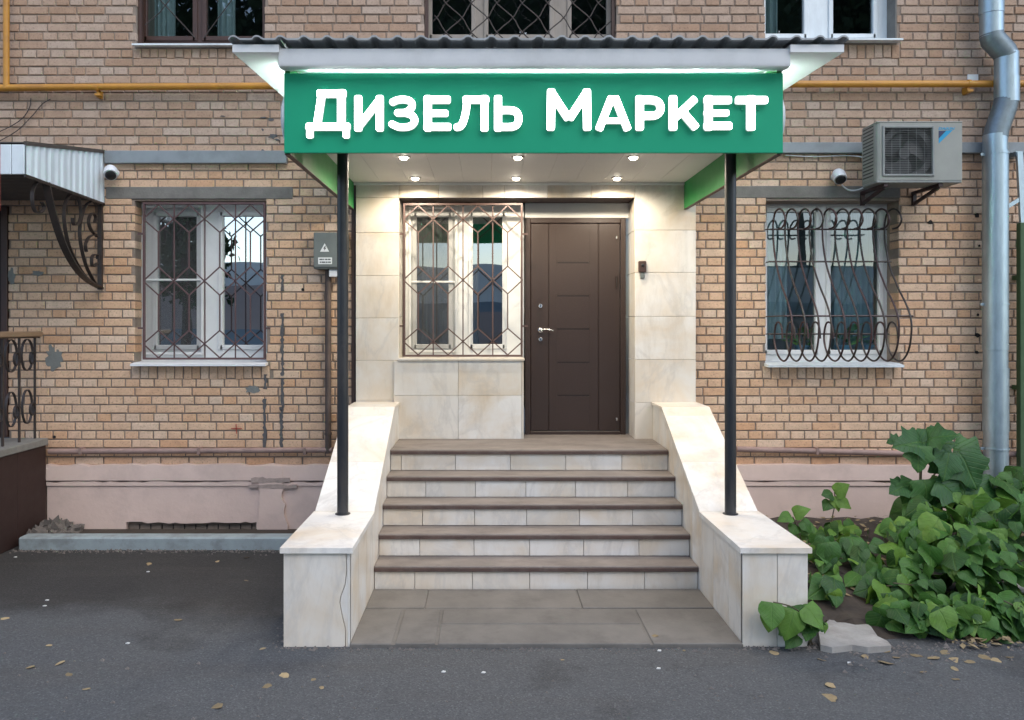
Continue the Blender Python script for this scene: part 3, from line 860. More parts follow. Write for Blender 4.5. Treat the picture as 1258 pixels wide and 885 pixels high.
# ------------------------------------------------------------------ entrance steps
st = thing('entrance_steps', 'marble entrance steps with five dark treads between two sloping marble cheek walls', 'steps', (0.34, -1.5, 0))
TZ = [0.180, 0.347, 0.515, 0.685, LAND]
TY = [-1.640, -1.410, -1.185, -0.955, -0.717]
jx = [[509.5,580.3,650.7,721.7,792], [515.6,582.3,650.7,717,785], [519,583,647,712,777], [523,584,646,707,771], [493,559.5,627,695,764]]
obj('core', MB().prism([(0.2,0.0),(TY[0]+.06,0.0)] + sum([[(TY[k]+.06, (TZ[k]-.03)), ((TY[k+1]+.06) if k < 4 else .25, TZ[k]-.03)] for k in range(5)], []), 'x', CXL+.002, CXR-.002), M['mortar'], st)
for k in range(5):
    zt = TZ[k]; zb = TZ[k-1] if k else 0.0
    yf = TY[k] + .022
    ybk = (TY[k+1] + .05) if k < 4 else YD + .1
    ov = .0 if k < 4 else .0
    tr = obj('tread', MB().cbox(CXL+.001, CXR-.001, TY[k]+.004, ybk, zt-.032, zt, .005), M['tread'], st)
    obj('nosing', MB().cbox(CXL+.0015, CXR-.0015, TY[k], TY[k]+.012, zt-.040, zt-.010, .004), M['nosing'], tr)
    xs = [CXL+.002] + [XX(x, yf) for x in jx[k]] + [CXR-.002]
    for a, b in zip(xs, xs[1:]):
        obj('riser_tile', MB().cbox(a+.0018, b-.0018, yf, yf+.03, zb+.002, zt-.034, .002), M['marble'], st)
# landing between the reveal faces, beside and beyond the cheeks
obj('landing', MB().cbox(-.6, OX1, YM-.01, YD+.06, LAND-.05, LAND-.0015, .003), M['tread'], st)
# cheeks
PROF = [(YM-.002, 1.19), (-.50, 1.19), (-.62, 1.1295), (-1.19, .842), (-1.70, .585), (-2.584, .585)]
def zprof(y):
    for (a, za), (b, zb) in zip(PROF, PROF[1:]):
        if b <= y <= a: return za + (zb-za)*(y-a)/(b-a)
    return PROF[-1][1]
def strip(ya, yb, drop):
    ys = [ya] + [p[0] for p in PROF if min(ya,yb) < p[0] < max(ya,yb)] + [yb]
    return [(ya, 0.0)] + [(y, zprof(y)-drop) for y in ys] + [(yb, 0.0)]
for side, (x0, x1) in (('l', (-1.200, CXL)), ('r', (CXR, 1.872))):
    t = .022
    core = [(YM, 0.0)] + [(y, z-t) for y, z in PROF[:-1]] + [(-2.584+t, .585-t), (-2.584+t, 0.0)]
    ck = obj('cheek_wall', MB().prism(core, 'x', x0+t*.6, x1-t*.6), M['mortar'], st)
    # top slabs follow the profile
    for k in range(5):
        (ya, za), (yb, zb) = PROF[k], PROF[k+1]
        e = .0015 * (1 if k else 0)
        over = .0
        xo0, xo1 = x0 - .012, x1 + .012
        if k == 4: yb -= .022; xo0, xo1 = x0-.018, x1+.018
        n = Vector((0, -(zb-za), (yb-ya))).normalized() * -1
        th = .024 if k < 4 else .032
        ya2, yb2 = ya - .0026, yb + .0026
        poly = [(ya2, za), (yb2, zb), (yb2, zb-th), (ya2, za-th)]
        if side == 'l' and k == 4 or True:
            mb_ = MB().prism(poly, 'x', xo0, xo1)
        o = obj('cap_slab', mb_, M['marble'], ck)
    # side tiles on the stair side
    yy = [YM-.002, -.36, -.62, -.90, -1.19, -1.46, -1.70, -1.99, -2.32, -2.584] if side == 'r' else [YM-.002, -.40, -.72, -1.05, -1.38, -1.70, -1.97, -2.28, -2.584]
    for a, b in zip(yy, yy[1:]):
        xin = (x1-.013, x1) if side == 'l' else (x0, x0+.013)
        xout = (x0, x0+.013) if side == 'l' else (x1-.013, x1)
        obj('side_tile', MB().prism(strip(a-.0015, b+.0015, t+.003), 'x', *xin), M['marble_side'], ck)
        obj('side_tile', MB().prism(strip(a-.0015, b+.0015, t+.003), 'x', *xout), M['marble'], ck)
    # front tiles
    if side == 'l':
        crack = [(x1-.03,.0),(x1-.028,.1),(x1-.05,.19),(x1-.062,.26),(x1-.055,.30),(x1-.032,.36),(x1-.022,.44),(x1-.026,.553)]
        obj('front_tile', MB().prism([(x0, .0), *crack, (x0, .553)], 'y', -2.584, -2.562), M['marble'], ck)
        obj('front_tile', MB().prism([(p[0]+.004, p[1]) for p in crack] + [(x1, .553), (x1, 0.0)], 'y', -2.5800, -2.562), M['marble_side'], ck)
    else:
        xm = XX(955, -2.584)
        obj('front_tile', MB().cbox(x0, xm-.0015, -2.584, -2.562, 0, .553, .002), M['marble'], ck)
        obj('front_tile', MB().cbox(xm+.0015, x1, -2.584, -2.562, 0, .553, .002), M['marble'], ck)

# ------------------------------------------------------------------ canopy over the entrance
YF = -2.388                              # face of the sign
CX0, CX1 = XX(349, YF), XX(962, YF)
FZ0, FZ1 = ZZ(188, YF), ZZ(90, YF)
can = thing('entrance_canopy', 'white canopy over the shop door with grey tiled roof, green sides and two black posts', 'canopy', ((CX0+CX1)/2, -1.2, 0))
# roof sheet: profiled metal tile, ribs run up the slope
RX0, RX1, RY0 = XX(281, -2.52), XX(1042, -2.52), -2.53
ZE, SL = 3.575, 0.062
pitch = 28.7 / 206
vs_, fs_ = [], []
nx = int((RX1-RX0)/pitch*10)
ysteps = []
for k in range(8):
    ysteps += [(RY0 + k*.33, 0.016), (RY0 + k*.33 + .32, 0.0)]
ysteps = [q for q in ysteps if q[0] < -.02] + [(-.01, 0.0)]
for (y, dz) in ysteps:
    for i in range(nx+1):
        x = RX0 + (RX1-RX0)*i/nx
        ph = (x-RX0)/pitch % 1.0
        h = .019*max(0, math.sin(math.pi*min(1, ph/.42)))**.55 if ph < .42 else 0.0
        vs_.append((x, y, ZE + SL*(y-RY0) + dz*.8 + h))
for j in range(len(ysteps)-1):
    for i in range(nx):
        a = j*(nx+1)+i; fs_.append((a, a+1, a+nx+2, a+nx+1))
nv = len(vs_)
vs2 = vs_ + [(x, y, z-.010) for x, y, z in vs_]
fs2 = fs_ + [tuple(i+nv for i in q[::-1]) for q in fs_]
row = nx+1
fs2 += [(i, i+nv, i+1+nv, i+1) for i in range(nx)]
fs2 += [(j*row, (j+1)*row, (j+1)*row+nv, j*row+nv) for j in range(len(ysteps)-1)] + [(j*row+nx, j*row+nx+nv, (j+1)*row+nx+nv, (j+1)*row+nx) for j in range(len(ysteps)-1)]
obj('roof_sheet', MB().add(vs2, fs2), M['roof'], can, fix=False)
# roof deck body under the sheet (closes the void above the sign), slopes like the roof
def zs(y): return ZE - .012 + SL*(y-RY0)
obj('roof_deck', MB().prism([(-2.36, 3.50), (-2.36, zs(-2.36)), (-.01, zs(-.01)), (-.01, 3.60)], 'x', CX0+.03, CX1-.03), M['white'], can)
# front board with a soft lower edge
GX0, GX1 = XX(342, -2.48), XX(971, -2.48)
zb, zt = ZZ(80, -2.48), ZZ(60, -2.48)
obj('front_board', MB().prism([(-2.362, FZ1+.020), (-2.41, FZ1+.014), (-2.462, zb-.010), (-2.474, zb-.004), (-2.48, zb+.010), (-2.48, zt), (-2.362, zt+.006)], 'x', GX0, GX1), M['white'], can, smooth=True)
# overhanging soffits both sides
for (a, b) in ((RX0+.015, CX0-.002), (CX1+.002, RX1-.015)):
    so = MB().prism([(-2.50, ZE-.06), (-2.50, ZE-.014), (-.01, zs(-.01)-.003), (-.01, zs(-.01)-.05)], 'x', a, b)
    obj('soffit', so, M['white'], can)
# strip lights along the top edges of the box
obj('strip_light', MB().box(CX0+.16, CX1-.16, YF+.0215, YF+.030, FZ1-.006, FZ1-.001), M['strip'], can)
for x in (CX0-.012, CX1+.004): obj('strip_light', MB().box(x, x+.008, -2.20, -.9, 3.385, 3.392), M['strip_side'], can)
# green side panels
for (a, b) in ((CX0, CX0+.03), (CX1-.03, CX1)):
    obj('side_panel', MB().prism([(YF+.021, FZ0), (YM-.002, FZ0), (YM-.002, 3.60), (YF+.021, 3.49)], 'x', a, b), M['green_in'], can)
    obj('edge_trim', MB().box(a-.002, b+.002, YF+.022, YM-.003, FZ0-.006, FZ0-.001), M['frame_brown'], can)
# ceiling panels
n = 12; wid = (CX1-CX0-.062)/n
for k in range(n):
    a = CX0+.031+k*wid
    obj('ceiling_panel', MB().cbox(a+.0006, a+wid-.0006, YF+.03, YM-.003, CEIL, CEIL+.012, .001), M['ceil'], can)
obj('ceiling_trim', MB().cbox(CX0+.032, CX1-.032, YM-.028, YM-.002, CEIL-.022, CEIL-.0015, .003), M['upvc'], can)
# posts standing on the cheek caps
for px in (421, 897.5):
    x = (px-VX)/178.4
    pst = obj('post', MB().lathe([(.0385,.5855),(.0385,CEIL)], (x, -1.78, 0), 'z', 24), M['post'], can, smooth=True)
    obj('foot_plate', MB().lathe([(.052,.585),(.052,.590),(.040,.594)], (x, -1.78, 0), 'z', 20), M['post'], pst, smooth=True)
# downlights
for (px, s_) in ((496,161),(636,161),(778,161),(510,141),(634,141),(758,141)):
    x, y = (px-VX)/s_, F/s_ - D
    dl = obj('downlight', MB().lathe([(.050,0),(.050,-.006),(.036,-.010),(.034,-.002)], (x, y, CEIL), 'z', 24), M['chrome'], can, smooth=True)
    obj('bulb', MB().lathe([(.030,-.003),(.031,-.012),(.026,-.022),(.012,-.027)], (x, y, CEIL), 'z', 20), M['bulb'], dl, smooth=True)
    la = bpy.data.lights.new('lamp', 'SPOT'); la.energy = 24; la.color = (1.0, 0.87, 0.68); la.spot_size = R(174); la.spot_blend = 0.5
    la.shadow_soft_size = .03
    lo = bpy.data.objects.new('lamp', la); C.objects.link(lo); lo.parent = dl; lo.location = Vector((x, y, CEIL-.030)) - WL[dl]

# ------------------------------------------------------------------ the sign
sg = thing('shop_sign', 'green fascia sign with lit white letters ДИЗЕЛЬ МАРКЕТ along the canopy front', 'sign', ((CX0+CX1)/2, YF, FZ0))
obj('sign_panel', MB().cbox(CX0, CX1, YF, YF+.02, FZ0, FZ1, .002), M['green'], sg)
def z4(x, y): return (280 + x/3.145, 30 + y/3.145)
def z5(x, y): return (640 + x/2.995, 30 + y/2.996)
def S(a, b, h): return ('b', a, b, h)
def A(pts, h): return ('c', [tuple(p[:2]) for p in crom([(x, y, 0) for x, y in pts], 4)], h)
LET = [
 (z4, 3.145, [S((336,258),(451,258),18), S((432,242),(432,400),19), S((358,244),(334,400),18), S((293,387),(467,387),17), S((309,372),(309,432),16), S((451,372),(451,432),16)]),
 (z4, 3.145, [S((498,265),(498,405),18), S((582,265),(582,405),18), S((585,277),(495,393),17)]),
 (z4, 3.145, [A([(633,291),(652,283),(676,281),(700,287),(709,303),(700,321),(680,332),(652,333)],16), A([(680,333),(706,342),(719,361),(708,381),(684,389),(655,388),(630,377)],16)]),
 (z4, 3.145, [S((770,265),(770,405),18), S((753,282),(859,282),17), S((753,335),(850,335),15), S((753,388),(861,388),17)]),
 (z4, 3.145, [S((991,265),(991,405),18), S((906,282),(1009,282),17), A([(924,280),(918,330),(908,368),(897,385),(884,389)],17)]),
 (z4, 3.145, [S((1044,265),(1044,405),18), A([(1044,323),(1095,323),(1117,332),(1125,356),(1117,379),(1095,388),(1044,388)],17)]),
 (z5, 2.995, [S((114,228),(112,383),18), S((246,228),(248,383),18), S((112,238),(180,342),18), S((248,238),(180,342),18)]),
 (z5, 2.995, [S((340,256),(290,383),17), S((350,256),(400,383),17), S((308,347),(382,347),12), S((332,266),(358,266),13)]),
 (z5, 2.995, [S((443,253),(443,383),18), A([(443,270),(492,270),(513,279),(521,299),(513,319),(492,328),(443,328)],17)]),
 (z5, 2.995, [S((567,253),(567,383),18), S((570,340),(652,262),17), S((598,308),(655,376),18)]),
 (z5, 2.995, [S((699,253),(699,383),18), S((682,270),(785,270),17), S((682,318),(776,318),14), S((682,366),(787,366),17)]),
 (z5, 2.995, [S((799,270),(920,270),17), S((857,253),(857,383),19)]),
]
def letter_loops(strokes):
    step = 2.2
    pts = [p for s in strokes for p in ((s[1], s[2]) if s[0] == 'b' else s[1])]
    x0, x1 = min(p[0] for p in pts)-26, max(p[0] for p in pts)+26
    y0, y1 = min(p[1] for p in pts)-26, max(p[1] for p in pts)+26
    xs = np.arange(x0, x1, step); ys = np.arange(y0, y1, step)
    gx, gy = np.meshgrid(xs, ys, indexing='ij')
    dmin = np.full(gx.shape, 1e9); TH = .83
    for s in strokes:
        if s[0] == 'b':
            (ax, ay), (bx, by), h = s[1], s[2], s[3]*TH
            L = math.hypot(bx-ax, by-ay); tx, ty = (bx-ax)/L, (by-ay)/L
            u = np.abs((gx-(ax+bx)/2)*tx + (gy-(ay+by)/2)*ty); w_ = np.abs(-(gx-(ax+bx)/2)*ty + (gy-(ay+by)/2)*tx)
            r = min(8, h*.7)
            du, dw = u - (L/2 - r), w_ - (h - r)
            d = np.hypot(np.maximum(du, 0), np.maximum(dw, 0)) + np.minimum(np.maximum(du, dw), 0) - r
            dmin = np.minimum(dmin, d)
        else:
            for (ax, ay), (bx, by) in zip(s[1], s[1][1:]):
                L2 = max(1e-6, (bx-ax)**2 + (by-ay)**2)
                t_ = np.clip(((gx-ax)*(bx-ax) + (gy-ay)*(by-ay))/L2, 0, 1)
                dmin = np.minimum(dmin, np.hypot(gx-ax-t_*(bx-ax), gy-ay-t_*(by-ay)) - s[2]*TH)
    segs = {}
    nx_, ny_ = gx.shape
    def cross(i, j, k, l):
        a, b = dmin[i, j], dmin[k, l]; t_ = a/(a-b)
        return (xs[i] + t_*(xs[k]-xs[i]), ys[j] + t_*(ys[l]-ys[j]))
    P = {}
    for i in range(nx_-1):
        for j in range(ny_-1):
            c = [(i,j),(i+1,j),(i+1,j+1),(i,j+1)]
            ins = [dmin[q] < 0 for q in c]
            if all(ins) or not any(ins): continue
            ent, ext = [], []
            for k in range(4):
                a, b = c[k], c[(k+1)%4]
                if ins[k] != ins[(k+1)%4]:
                    key = (min(a,b), max(a,b)); P[key] = cross(*key[0], *key[1])
                    (ext if ins[k] else ent).append(key)
            for e, x_ in zip(ent, ext): segs[e] = x_
    loops = []
    while segs:
        k, nx2 = segs.popitem(); loop = [k]
        while nx2 != k and nx2 in segs: loop.append(nx2); nx2 = segs.pop(nx2)
        if len(loop) > 6: loops.append([P[q] for q in loop])
    return loops
for (cv, k_, strokes) in LET:
    loops = letter_loops(strokes)
    W = []
    for lp in loops: W.append([((cv(x, y)[0]-VX)/204.4, CH-(cv(x, y)[1]-VY)/204.4) for x, y in lp])
    tri = tessellate_polygon([[Vector((x, z, 0)) for x, z in lp] for lp in W])
    flat = [p for lp in W for p in lp]; n = len(flat)
    yf, yb_ = YF-.030, YF-.006
    vs_ = [(x, yf, z) for x, z in flat] + [(x, yb_, z) for x, z in flat]
    fs_ = [tuple(t_) for t_ in tri] + [tuple(i+n for i in t_[::-1]) for t_ in tri]
    o_ = 0
    for lp in W:
        m_ = len(lp)
        nside = fs_.extend([(o_+i, o_+(i+1)%m_, n+o_+(i+1)%m_, n+o_+i) for i in range(m_)])
        o_ += m_
    L_ = obj('letter', MB().add(vs_, fs_), M['letter'], sg)
    L_.data.materials.append(M['letter_side'])
    for p_ in L_.data.polygons:
        if p_.center.y + WL[sg].y > YF-.028: p_.material_index = 1
    xm = sum(p[0] for p in flat)/n; zm = sum(p[1] for p in flat)/n
    x_lo, x_hi = min(p[0] for p in flat), max(p[0] for p in flat)
    for q in ((x_lo*.75+x_hi*.25, zm), (x_lo*.25+x_hi*.75, zm)):
        obj('standoff', MB().box(q[0]-.006, q[0]+.006, YF-.007, YF, q[1]-.006, q[1]+.006), M['green'], L_)
# round white plastic boxes on the sign's ends
for i, (x, sgn) in enumerate(((CX0, -1), (CX1, 1))):
    o = obj('round_box', MB().lathe([(.178,0),(.178,sgn*.02),(.15,sgn*.034),(.08,sgn*.04)] if sgn > 0 else [(.178,0),(.178,-.02),(.15,-.034),(.08,-.04)], (x, YF+.2, ZZ(150,YF+.2)), 'x', 32), M['disc_plastic'], smooth=True)
    tag(o, ('round white disc box seen edge-on, on the sign end nearer the corrugated canopy' if i == 0 else 'round white disc box seen edge-on, on the sign end nearer the air conditioner'), 'sign box', 'round boxes on the sign ends')

# ------------------------------------------------------------------ window grilles
def lattice(name, label, px0, px1, py0, py1, y, m, r=.0055, cols=4, front=True):
    x0, x1, z0, z1 = XX(px0,y), XX(px1,y), ZZ(py1,y), ZZ(py0,y)
    g = thing(name, label, 'window grille', ((x0+x1)/2, y, z0), 'lattice grilles over windows')
    fr_ = MB(); t = .018
    for k, (a, b, c, d) in enumerate(((x0,x0+t,z0,z1),(x1-t,x1,z0,z1),(x0+t,x1-t,z1-t,z1),(x0+t,x1-t,z0,z0+t))):
        obj('frame', MB().box(a, b, y-.014, y+.012, c, d), M[m], g)
    H = z1-z0; W_ = x1-x0
    def zz(f): return z1 - H*f
    nx_ = [x0+W_*k/cols for k in range(cols+1)]; ax = [x0+W_*(k+.5)/cols for k in range(cols)]
    for (nd, up_, dn) in ((.105,.014,.19), (.50,.41,.59), (.90,.815,.988)):
        for apex in (up_, dn):
            pts = []
            for k in range(cols): pts += [Vector((nx_[k], y-.002, zz(nd))), Vector((ax[k], y-.002, zz(apex)))]
            pts.append(Vector((nx_[cols], y-.002, zz(nd))))
            obj('bar', MB().bar(pts, r*2, r*2, (0,1,0)), M[m], g)
    for k in range(1, cols): obj('bar', MB().bar([(nx_[k], y+.009, z0+t), (nx_[k], y+.009, z1-t)], r*2, r*1.6, (0,1,0)), M[m], g)
    for k in range(cols):
        for (a, b) in ((.19,.41), (.59,.815)): obj('bar', MB().bar([(ax[k], y-.001, zz(a)), (ax[k], y-.001, zz(b))], r*2, r*2, (0,1,0)), M[m], g)
    # lugs into the masonry
    for z in (z0+.2*H, z0+.8*H):
        for (x, s_) in ((x0, -1), (x1, 1)): obj('lug', MB().box(min(x, x+s_*.05), max(x, x+s_*.05), y-.004, y+.006, z-.008, z+.008), M[m], g)
    return g
lattice('window_grille', 'mauve diamond lattice grille over the white window left of the grey meter box', 176, 326.5, 249, 442, -.012+.02, 'grille')
lattice('window_grille', 'brown diamond lattice grille over the shop window beside the door', 495.5, 642, 250, 438.5, -.03, 'grille_shop')
# upper centre: crossing wavy bars
y = .06
g = thing('window_grille', 'dark wavy crossed-bar grille over the upper window above the sign', 'window grille', (XX(640,y), y, UC[2]), 'lattice grilles over windows')
x0, x1 = UC[0]+.004, UC[1]-.004
for (a, b) in ((x0, x0+.03), (x1-.03, x1)): obj('frame', MB().box(a, b, y-.02, y+.02, UC[2]+.015, 5.9), M['frame_brown'], g)
dx, dz = .235, .27
for k in range(-4, 9):
    for sgn in (1, -1):
        pts = []
        for i in range(30):
            f = i/29*5.5
            xx_ = x0 + .03 + k*dx + (sgn*f*dx if sgn > 0 else (5.5-f)*dx) + .018*math.sin(f*2*math.pi)
            z = UC[2] - .06 + (f if sgn > 0 else f)*dz
            pts.append(Vector((xx_, y+.006*sgn, z)))
        pts = [p for p in pts if x0+.025 < p.x < x1-.025 and p.z > UC[2]+.02]
        if len(pts) > 2: obj('bar', MB().tube(pts, .006, 6, (0,1,0)), M['iron'], g)
# upper left: thin diagonals
g = thing('window_grille', 'thin dark diagonal bars over the brown upper window', 'window grille', (XX(245,y), y, UL[2]), 'lattice grilles over windows')
for (a, b) in (((178,31),(196,16)), ((250,47),(270,20)), ((196,16),(240,-40)), ((270,20),(322,-50)), ((178,-20),(240,47)), ((250,-20),(268,2))):
    obj('bar', MB().tube([at(*a, y), at(*b, y)], .005, 6, (0,1,0)), M['iron'], g)
for (a, b) in ((UL[0]+.003, UL[0]+.033), (UL[1]-.03, UL[1]-.003)): obj('frame', MB().box(a, b, y-.02, y+.02, UL[2]+.015, 5.9), M['frame_brown'], g)

# bulging scrolled grille over the right window
def zq(zy, Y): return ZZ(235 + zy/3.93, Y)
g = thing('window_grille', 'black and rusty bulging grille with scroll rings over the right window', 'window grille', (3.1, -.02, 1.55), 'lattice grilles over windows')
prof = [(-.155,182),(-.25,172),(-.305,138),(-.26,100),(-.165,86),(-.065,104),(-.018,150),(-.012,195),(-.03,262),(-.10,360),(-.235,460),(-.37,540),(-.45,610),(-.465,680),(-.425,762),(-.335,812),(-.235,818),(-.13,790),(-.055,735),(-.05,682),(-.095,640),(-.165,634),(-.225,660),(-.245,712)]
for k in range(10):
    X = 2.60 + k*.1145 + random.uniform(-.006, .006)
    pts = crom([(X, Y, zq(zy, Y)) for Y, zy in prof], 5)
    obj('scroll_bar', MB().tube(pts, .0085, 7, (1,0,0)), M['iron_red'] if k % 2 == 0 else M['iron'], g)
for (zy, Y, ends) in ((184, -.012, 0), (340, -.088, 1), (603, -.447, 1), (690, -.05, 0)):
    z = zq(zy, Y)
    obj('cross_bar', MB().tube([(2.55, Y+.012, z), (3.655, Y+.012, z)], .0085, 6), M['iron_red'] if zy == 603 else M['iron'], g)
    for X in (2.556, 3.65):
        if ends: obj('side_bar', MB().tube([(X, Y+.012, z+.001), (X, .03, z+.001)], .006, 6, (0,0,1)), M['iron'], g)
for X in (2.552, 3.653):
    for zy in (184, 690): obj('side_bar', MB().tube([(X, -.0, zq(zy, 0)), (X, .05 , zq(zy, 0))], .006, 6), M['iron'], g)

# ------------------------------------------------------------------ pipes, ducts, cables on the wall
gp = thing('gas_pipe', 'mustard yellow gas pipe running along the wall behind the canopy', 'pipe', (0, -.07, 0))
yp = -.075
zl, zr = ZZ(107.5, yp), ZZ(103, yp)
obj('pipe', MB().tube([(-5.8, yp, ZZ(110, yp)), (XX(120,yp), yp, zl+.002), (XX(640,yp), yp, ZZ(104,yp)), (6.3, yp, zr)], .031, 14), M['yellow'], gp, smooth=True)
obj('riser', MB().tube([(XX(8,yp), yp-.004, ZZ(110,yp)), (XX(8,yp), yp-.004, 6.2)], .027, 14, (0,1,0)), M['yellow'], gp, smooth=True)
for px in (120, 1190):
    x = XX(px, yp); z = ZZ(108 if px < 600 else 103, yp)
    cl = MB(); cl.lathe([(.036,-.012),(.036,.012)], (x, yp, z), 'x', 14); cl.box(x-.012, x+.012, yp, .02, z-.085, z-.02); cl.box(x-.02, x+.03, yp-.02, yp+.03, z-.075, z-.055)
    obj('clamp', cl, M['yellow'], gp)
o = obj('vent_plate', MB().cbox(XX(1188,0), XX(1201,0), -.012, .0, ZZ(103,0), ZZ(92,0), .002).box(XX(1194,0), XX(1198,0), -.014, -.006, ZZ(99.5,0), ZZ(96,0)), M['plastic_white'])
tag(o, 'small white plate with a black hole just above the yellow pipe', 'plate')
yd = -.05
o = obj('cable_duct', MB().cbox(XX(128,yd), XX(352,yd), yd, .004, ZZ(200.5,yd), ZZ(185,yd), .004), M['duct'])
tag(o, 'grey cable duct on the wall between neighbouring canopy and sign', 'cable duct', 'grey cable ducts')
o = obj('cable_duct', MB().cbox(XX(950,yd), 6.3, yd, .004, ZZ(188,yd), ZZ(174.8,yd), .004), M['duct'])
tag(o, 'grey cable duct passing behind the air conditioner and downpipe', 'cable duct', 'grey cable ducts')
# low pink pipe
yp = -.05
lp = thing('wall_pipe', 'pink painted pipe running low along the wall just above the plinth', 'pipe', (0, yp, 0))
obj('pipe', MB().tube([(-4.0, yp, ZZ(555,yp)), (XX(250,yp), yp, ZZ(554,yp)), (XX(408,yp), yp, ZZ(553,yp))], .026, 12), M['pinkpipe'], lp, smooth=True)
obj('pipe', MB().tube([(XX(905,yp), yp, ZZ(552,yp)), (XX(1100,yp), yp, ZZ(557,yp)), (6.3, yp, ZZ(560,yp))], .027, 12), M['pinkpipe'], lp, smooth=True)
for px in (100, 245, 375, 1003, 1140): obj('clip', MB().box(XX(px,yp)-.012, XX(px,yp)+.012, yp-.03, .0, ZZ(554,yp)-.03, ZZ(554,yp)+.03), M['pinkpipe'], lp)
# meter box and its pipe
yb = -.17
mx0, mx1 = XX(385, yb), XX(425, yb)
mzt, mzb = ZZ(285.5, yb), ZZ(330.5, yb)
mt = thing('meter_box', 'grey metal electric box with a warning triangle beside the left post', 'electric box', ((mx0+mx1)/2, -.08, mzb))
obj('casing', MB().cbox(mx0, mx1, yb+.008, .0, mzb, mzt, .006), M['box'], mt)
obj('cover', MB().cbox(mx0+.003, mx1-.003, yb-.004, yb+.006, mzb+.014, mzt-.003, .004), M['box'], mt)
tri_ = [at(393.3, 309.5, yb), at(404.5, 309.5, yb), at(399, 299.2, yb)]
wt = obj('warning_triangle', MB().prism([(p.x, p.z) for p in tri_], 'y', yb-.006, yb-.003), M['label_white'], mt)
bolt = [(399.6,302.2),(397.2,305.8),(399.0,305.8),(398.0,308.6),(401.2,304.7),(399.4,304.7),(400.6,302.2)]
obj('bolt_symbol', MB().prism([(XX(a,yb), ZZ(b,yb)) for a, b in bolt], 'y', yb-.0072, yb-.005), M['ink'], wt)
lb = obj('label_plate', MB().box(XX(391,yb), XX(408,yb), yb-.006, yb-.003, ZZ(324.8,yb), ZZ(316.6,yb)), M['label_white'], mt)
for (row, segs) in ((319.0, ((392.6,396.6),(397.2,398.6),(399.6,402.4),(403,406.3))), (322.4, ((393,394.6),(395.2,399.8),(400.4,402.6),(403.2,406.6)))):
    for (a, b) in segs: obj('print', MB().box(XX(a,yb), XX(b,yb), yb-.0072, yb-.005, ZZ(row+.8,yb), ZZ(row-.8,yb)), M['ink'], lb)
obj('connector', MB().cbox(XX(404.8,-.1), XX(417,-.1), -.13, -.06, ZZ(340.5,-.1), mzb-.001, .004), M['plastic_white'], mt)
o = obj('conduit_pipe', MB().tube([(XX(403.2,-.05), -.05, mzb), (XX(403.2,-.05), -.05, ZZ(557,-.05))], .029, 12, (0,1,0)).lathe([(.034,-.012),(.034,.012)], (XX(403.2,-.05), -.05, ZZ(533,-.05)), 'z', 12), M['brownpipe'], smooth=True)
tag(o, 'brown conduit pipe dropping from the grey electric box to the plinth', 'pipe')
# dangling wires at upper left
for i, pts in enumerate(([(38,121),(36,133),(27,146),(12,156),(-6,164)], [(62,122),(52,128),(40,142),(22,160),(2,172),(-8,176)])):
    o = obj('wire', MB().tube(crom([at(*p, -.02) for p in pts], 5), .0045, 6, (0,1,0)), M['iron'])
    tag(o, ('upper of two thin wires hanging below the yellow pipe' if i == 0 else 'lower of two thin wires curving down to the small canopy'), 'wire', 'loose wires on the wall')
# galvanised downpipe
yp = -.17
dp = thing('downpipe', 'galvanised steel rain downpipe with a double bend, right of the air conditioner', 'downpipe', (XX(1222,yp), yp, .3))
RP = .100
def seg(name, pts, m='galv', r=RP): return obj(name, MB().tube([at(a, b, yp) for a, b in pts], r, 24, (0,1,0)), M[m], dp, smooth=True)
seg('pipe_section', [(1218,-170),(1218,18)], r=RP); seg('pipe_section', [(1218.2,15),(1218.2,46)], r=RP-.004)
seg('elbow', [(1218,42),(1219,48),(1234,64),(1236.5,70)], 'galv_dark', RP-.002)
seg('pipe_section', [(1236.5,66),(1236.5,98)], r=RP-.003); seg('pipe_section', [(1236.8,96),(1236.8,127)], r=RP)
seg('elbow', [(1236.5,122),(1235,130),(1224.5,160),(1223,169)], 'galv_dark', RP-.002)
ys_ = [166, 187, 430, 452, 530, 590, 640]
for k, (a, b) in enumerate(zip(ys_, ys_[1:])): seg('pipe_section', [(1222.5+.25*k, a), (1222.5+.25*k, b)], r=RP + (.003 if k % 2 else -.002))
for py in (190, 374, 551):
    x = XX(1223, yp); z = ZZ(py, yp)
    b = MB().lathe([(RP+.005,-.007),(RP+.007,-.007),(RP+.007,.007),(RP+.005,.007)], (x, yp, z), 'z', 24); b.box(x-.012, x+.012, yp+RP, .02, z-.008, z+.008); b.box(x-RP-.035, x-RP-.004, yp-.008, yp+.008, z-.012, z+.012)
    obj('clamp', b, M['galv'], dp)
# strut and green post at the right edge
ys = -.12
o = obj('metal_strut', MB().bar([at(1252,187,ys), at(1256.5,274,ys)], .05, .03, (0,1,0)).bar([at(1236,255,ys), at(1252.5,245,ys)], .034, .02, (0,1,0)).box(XX(1248,ys), XX(1256,ys), ys, .0, ZZ(192,ys), ZZ(186,ys)), M['galv'])
tag(o, 'bare galvanised strut fixed to the wall right of the downpipe', 'strut')
o = obj('green_post', MB().cbox(XX(1251,ys), XX(1266,ys), ys-.03, ys+.03, .2, ZZ(274,ys), .004).box(XX(1254,ys), XX(1262,ys), ys+.03, .0, 2.3, 2.34).box(XX(1254,ys), XX(1262,ys), ys+.03, .0, 1.3, 1.34), M['greenpost'])
tag(o, 'green painted vertical post on the wall at the right edge', 'post')

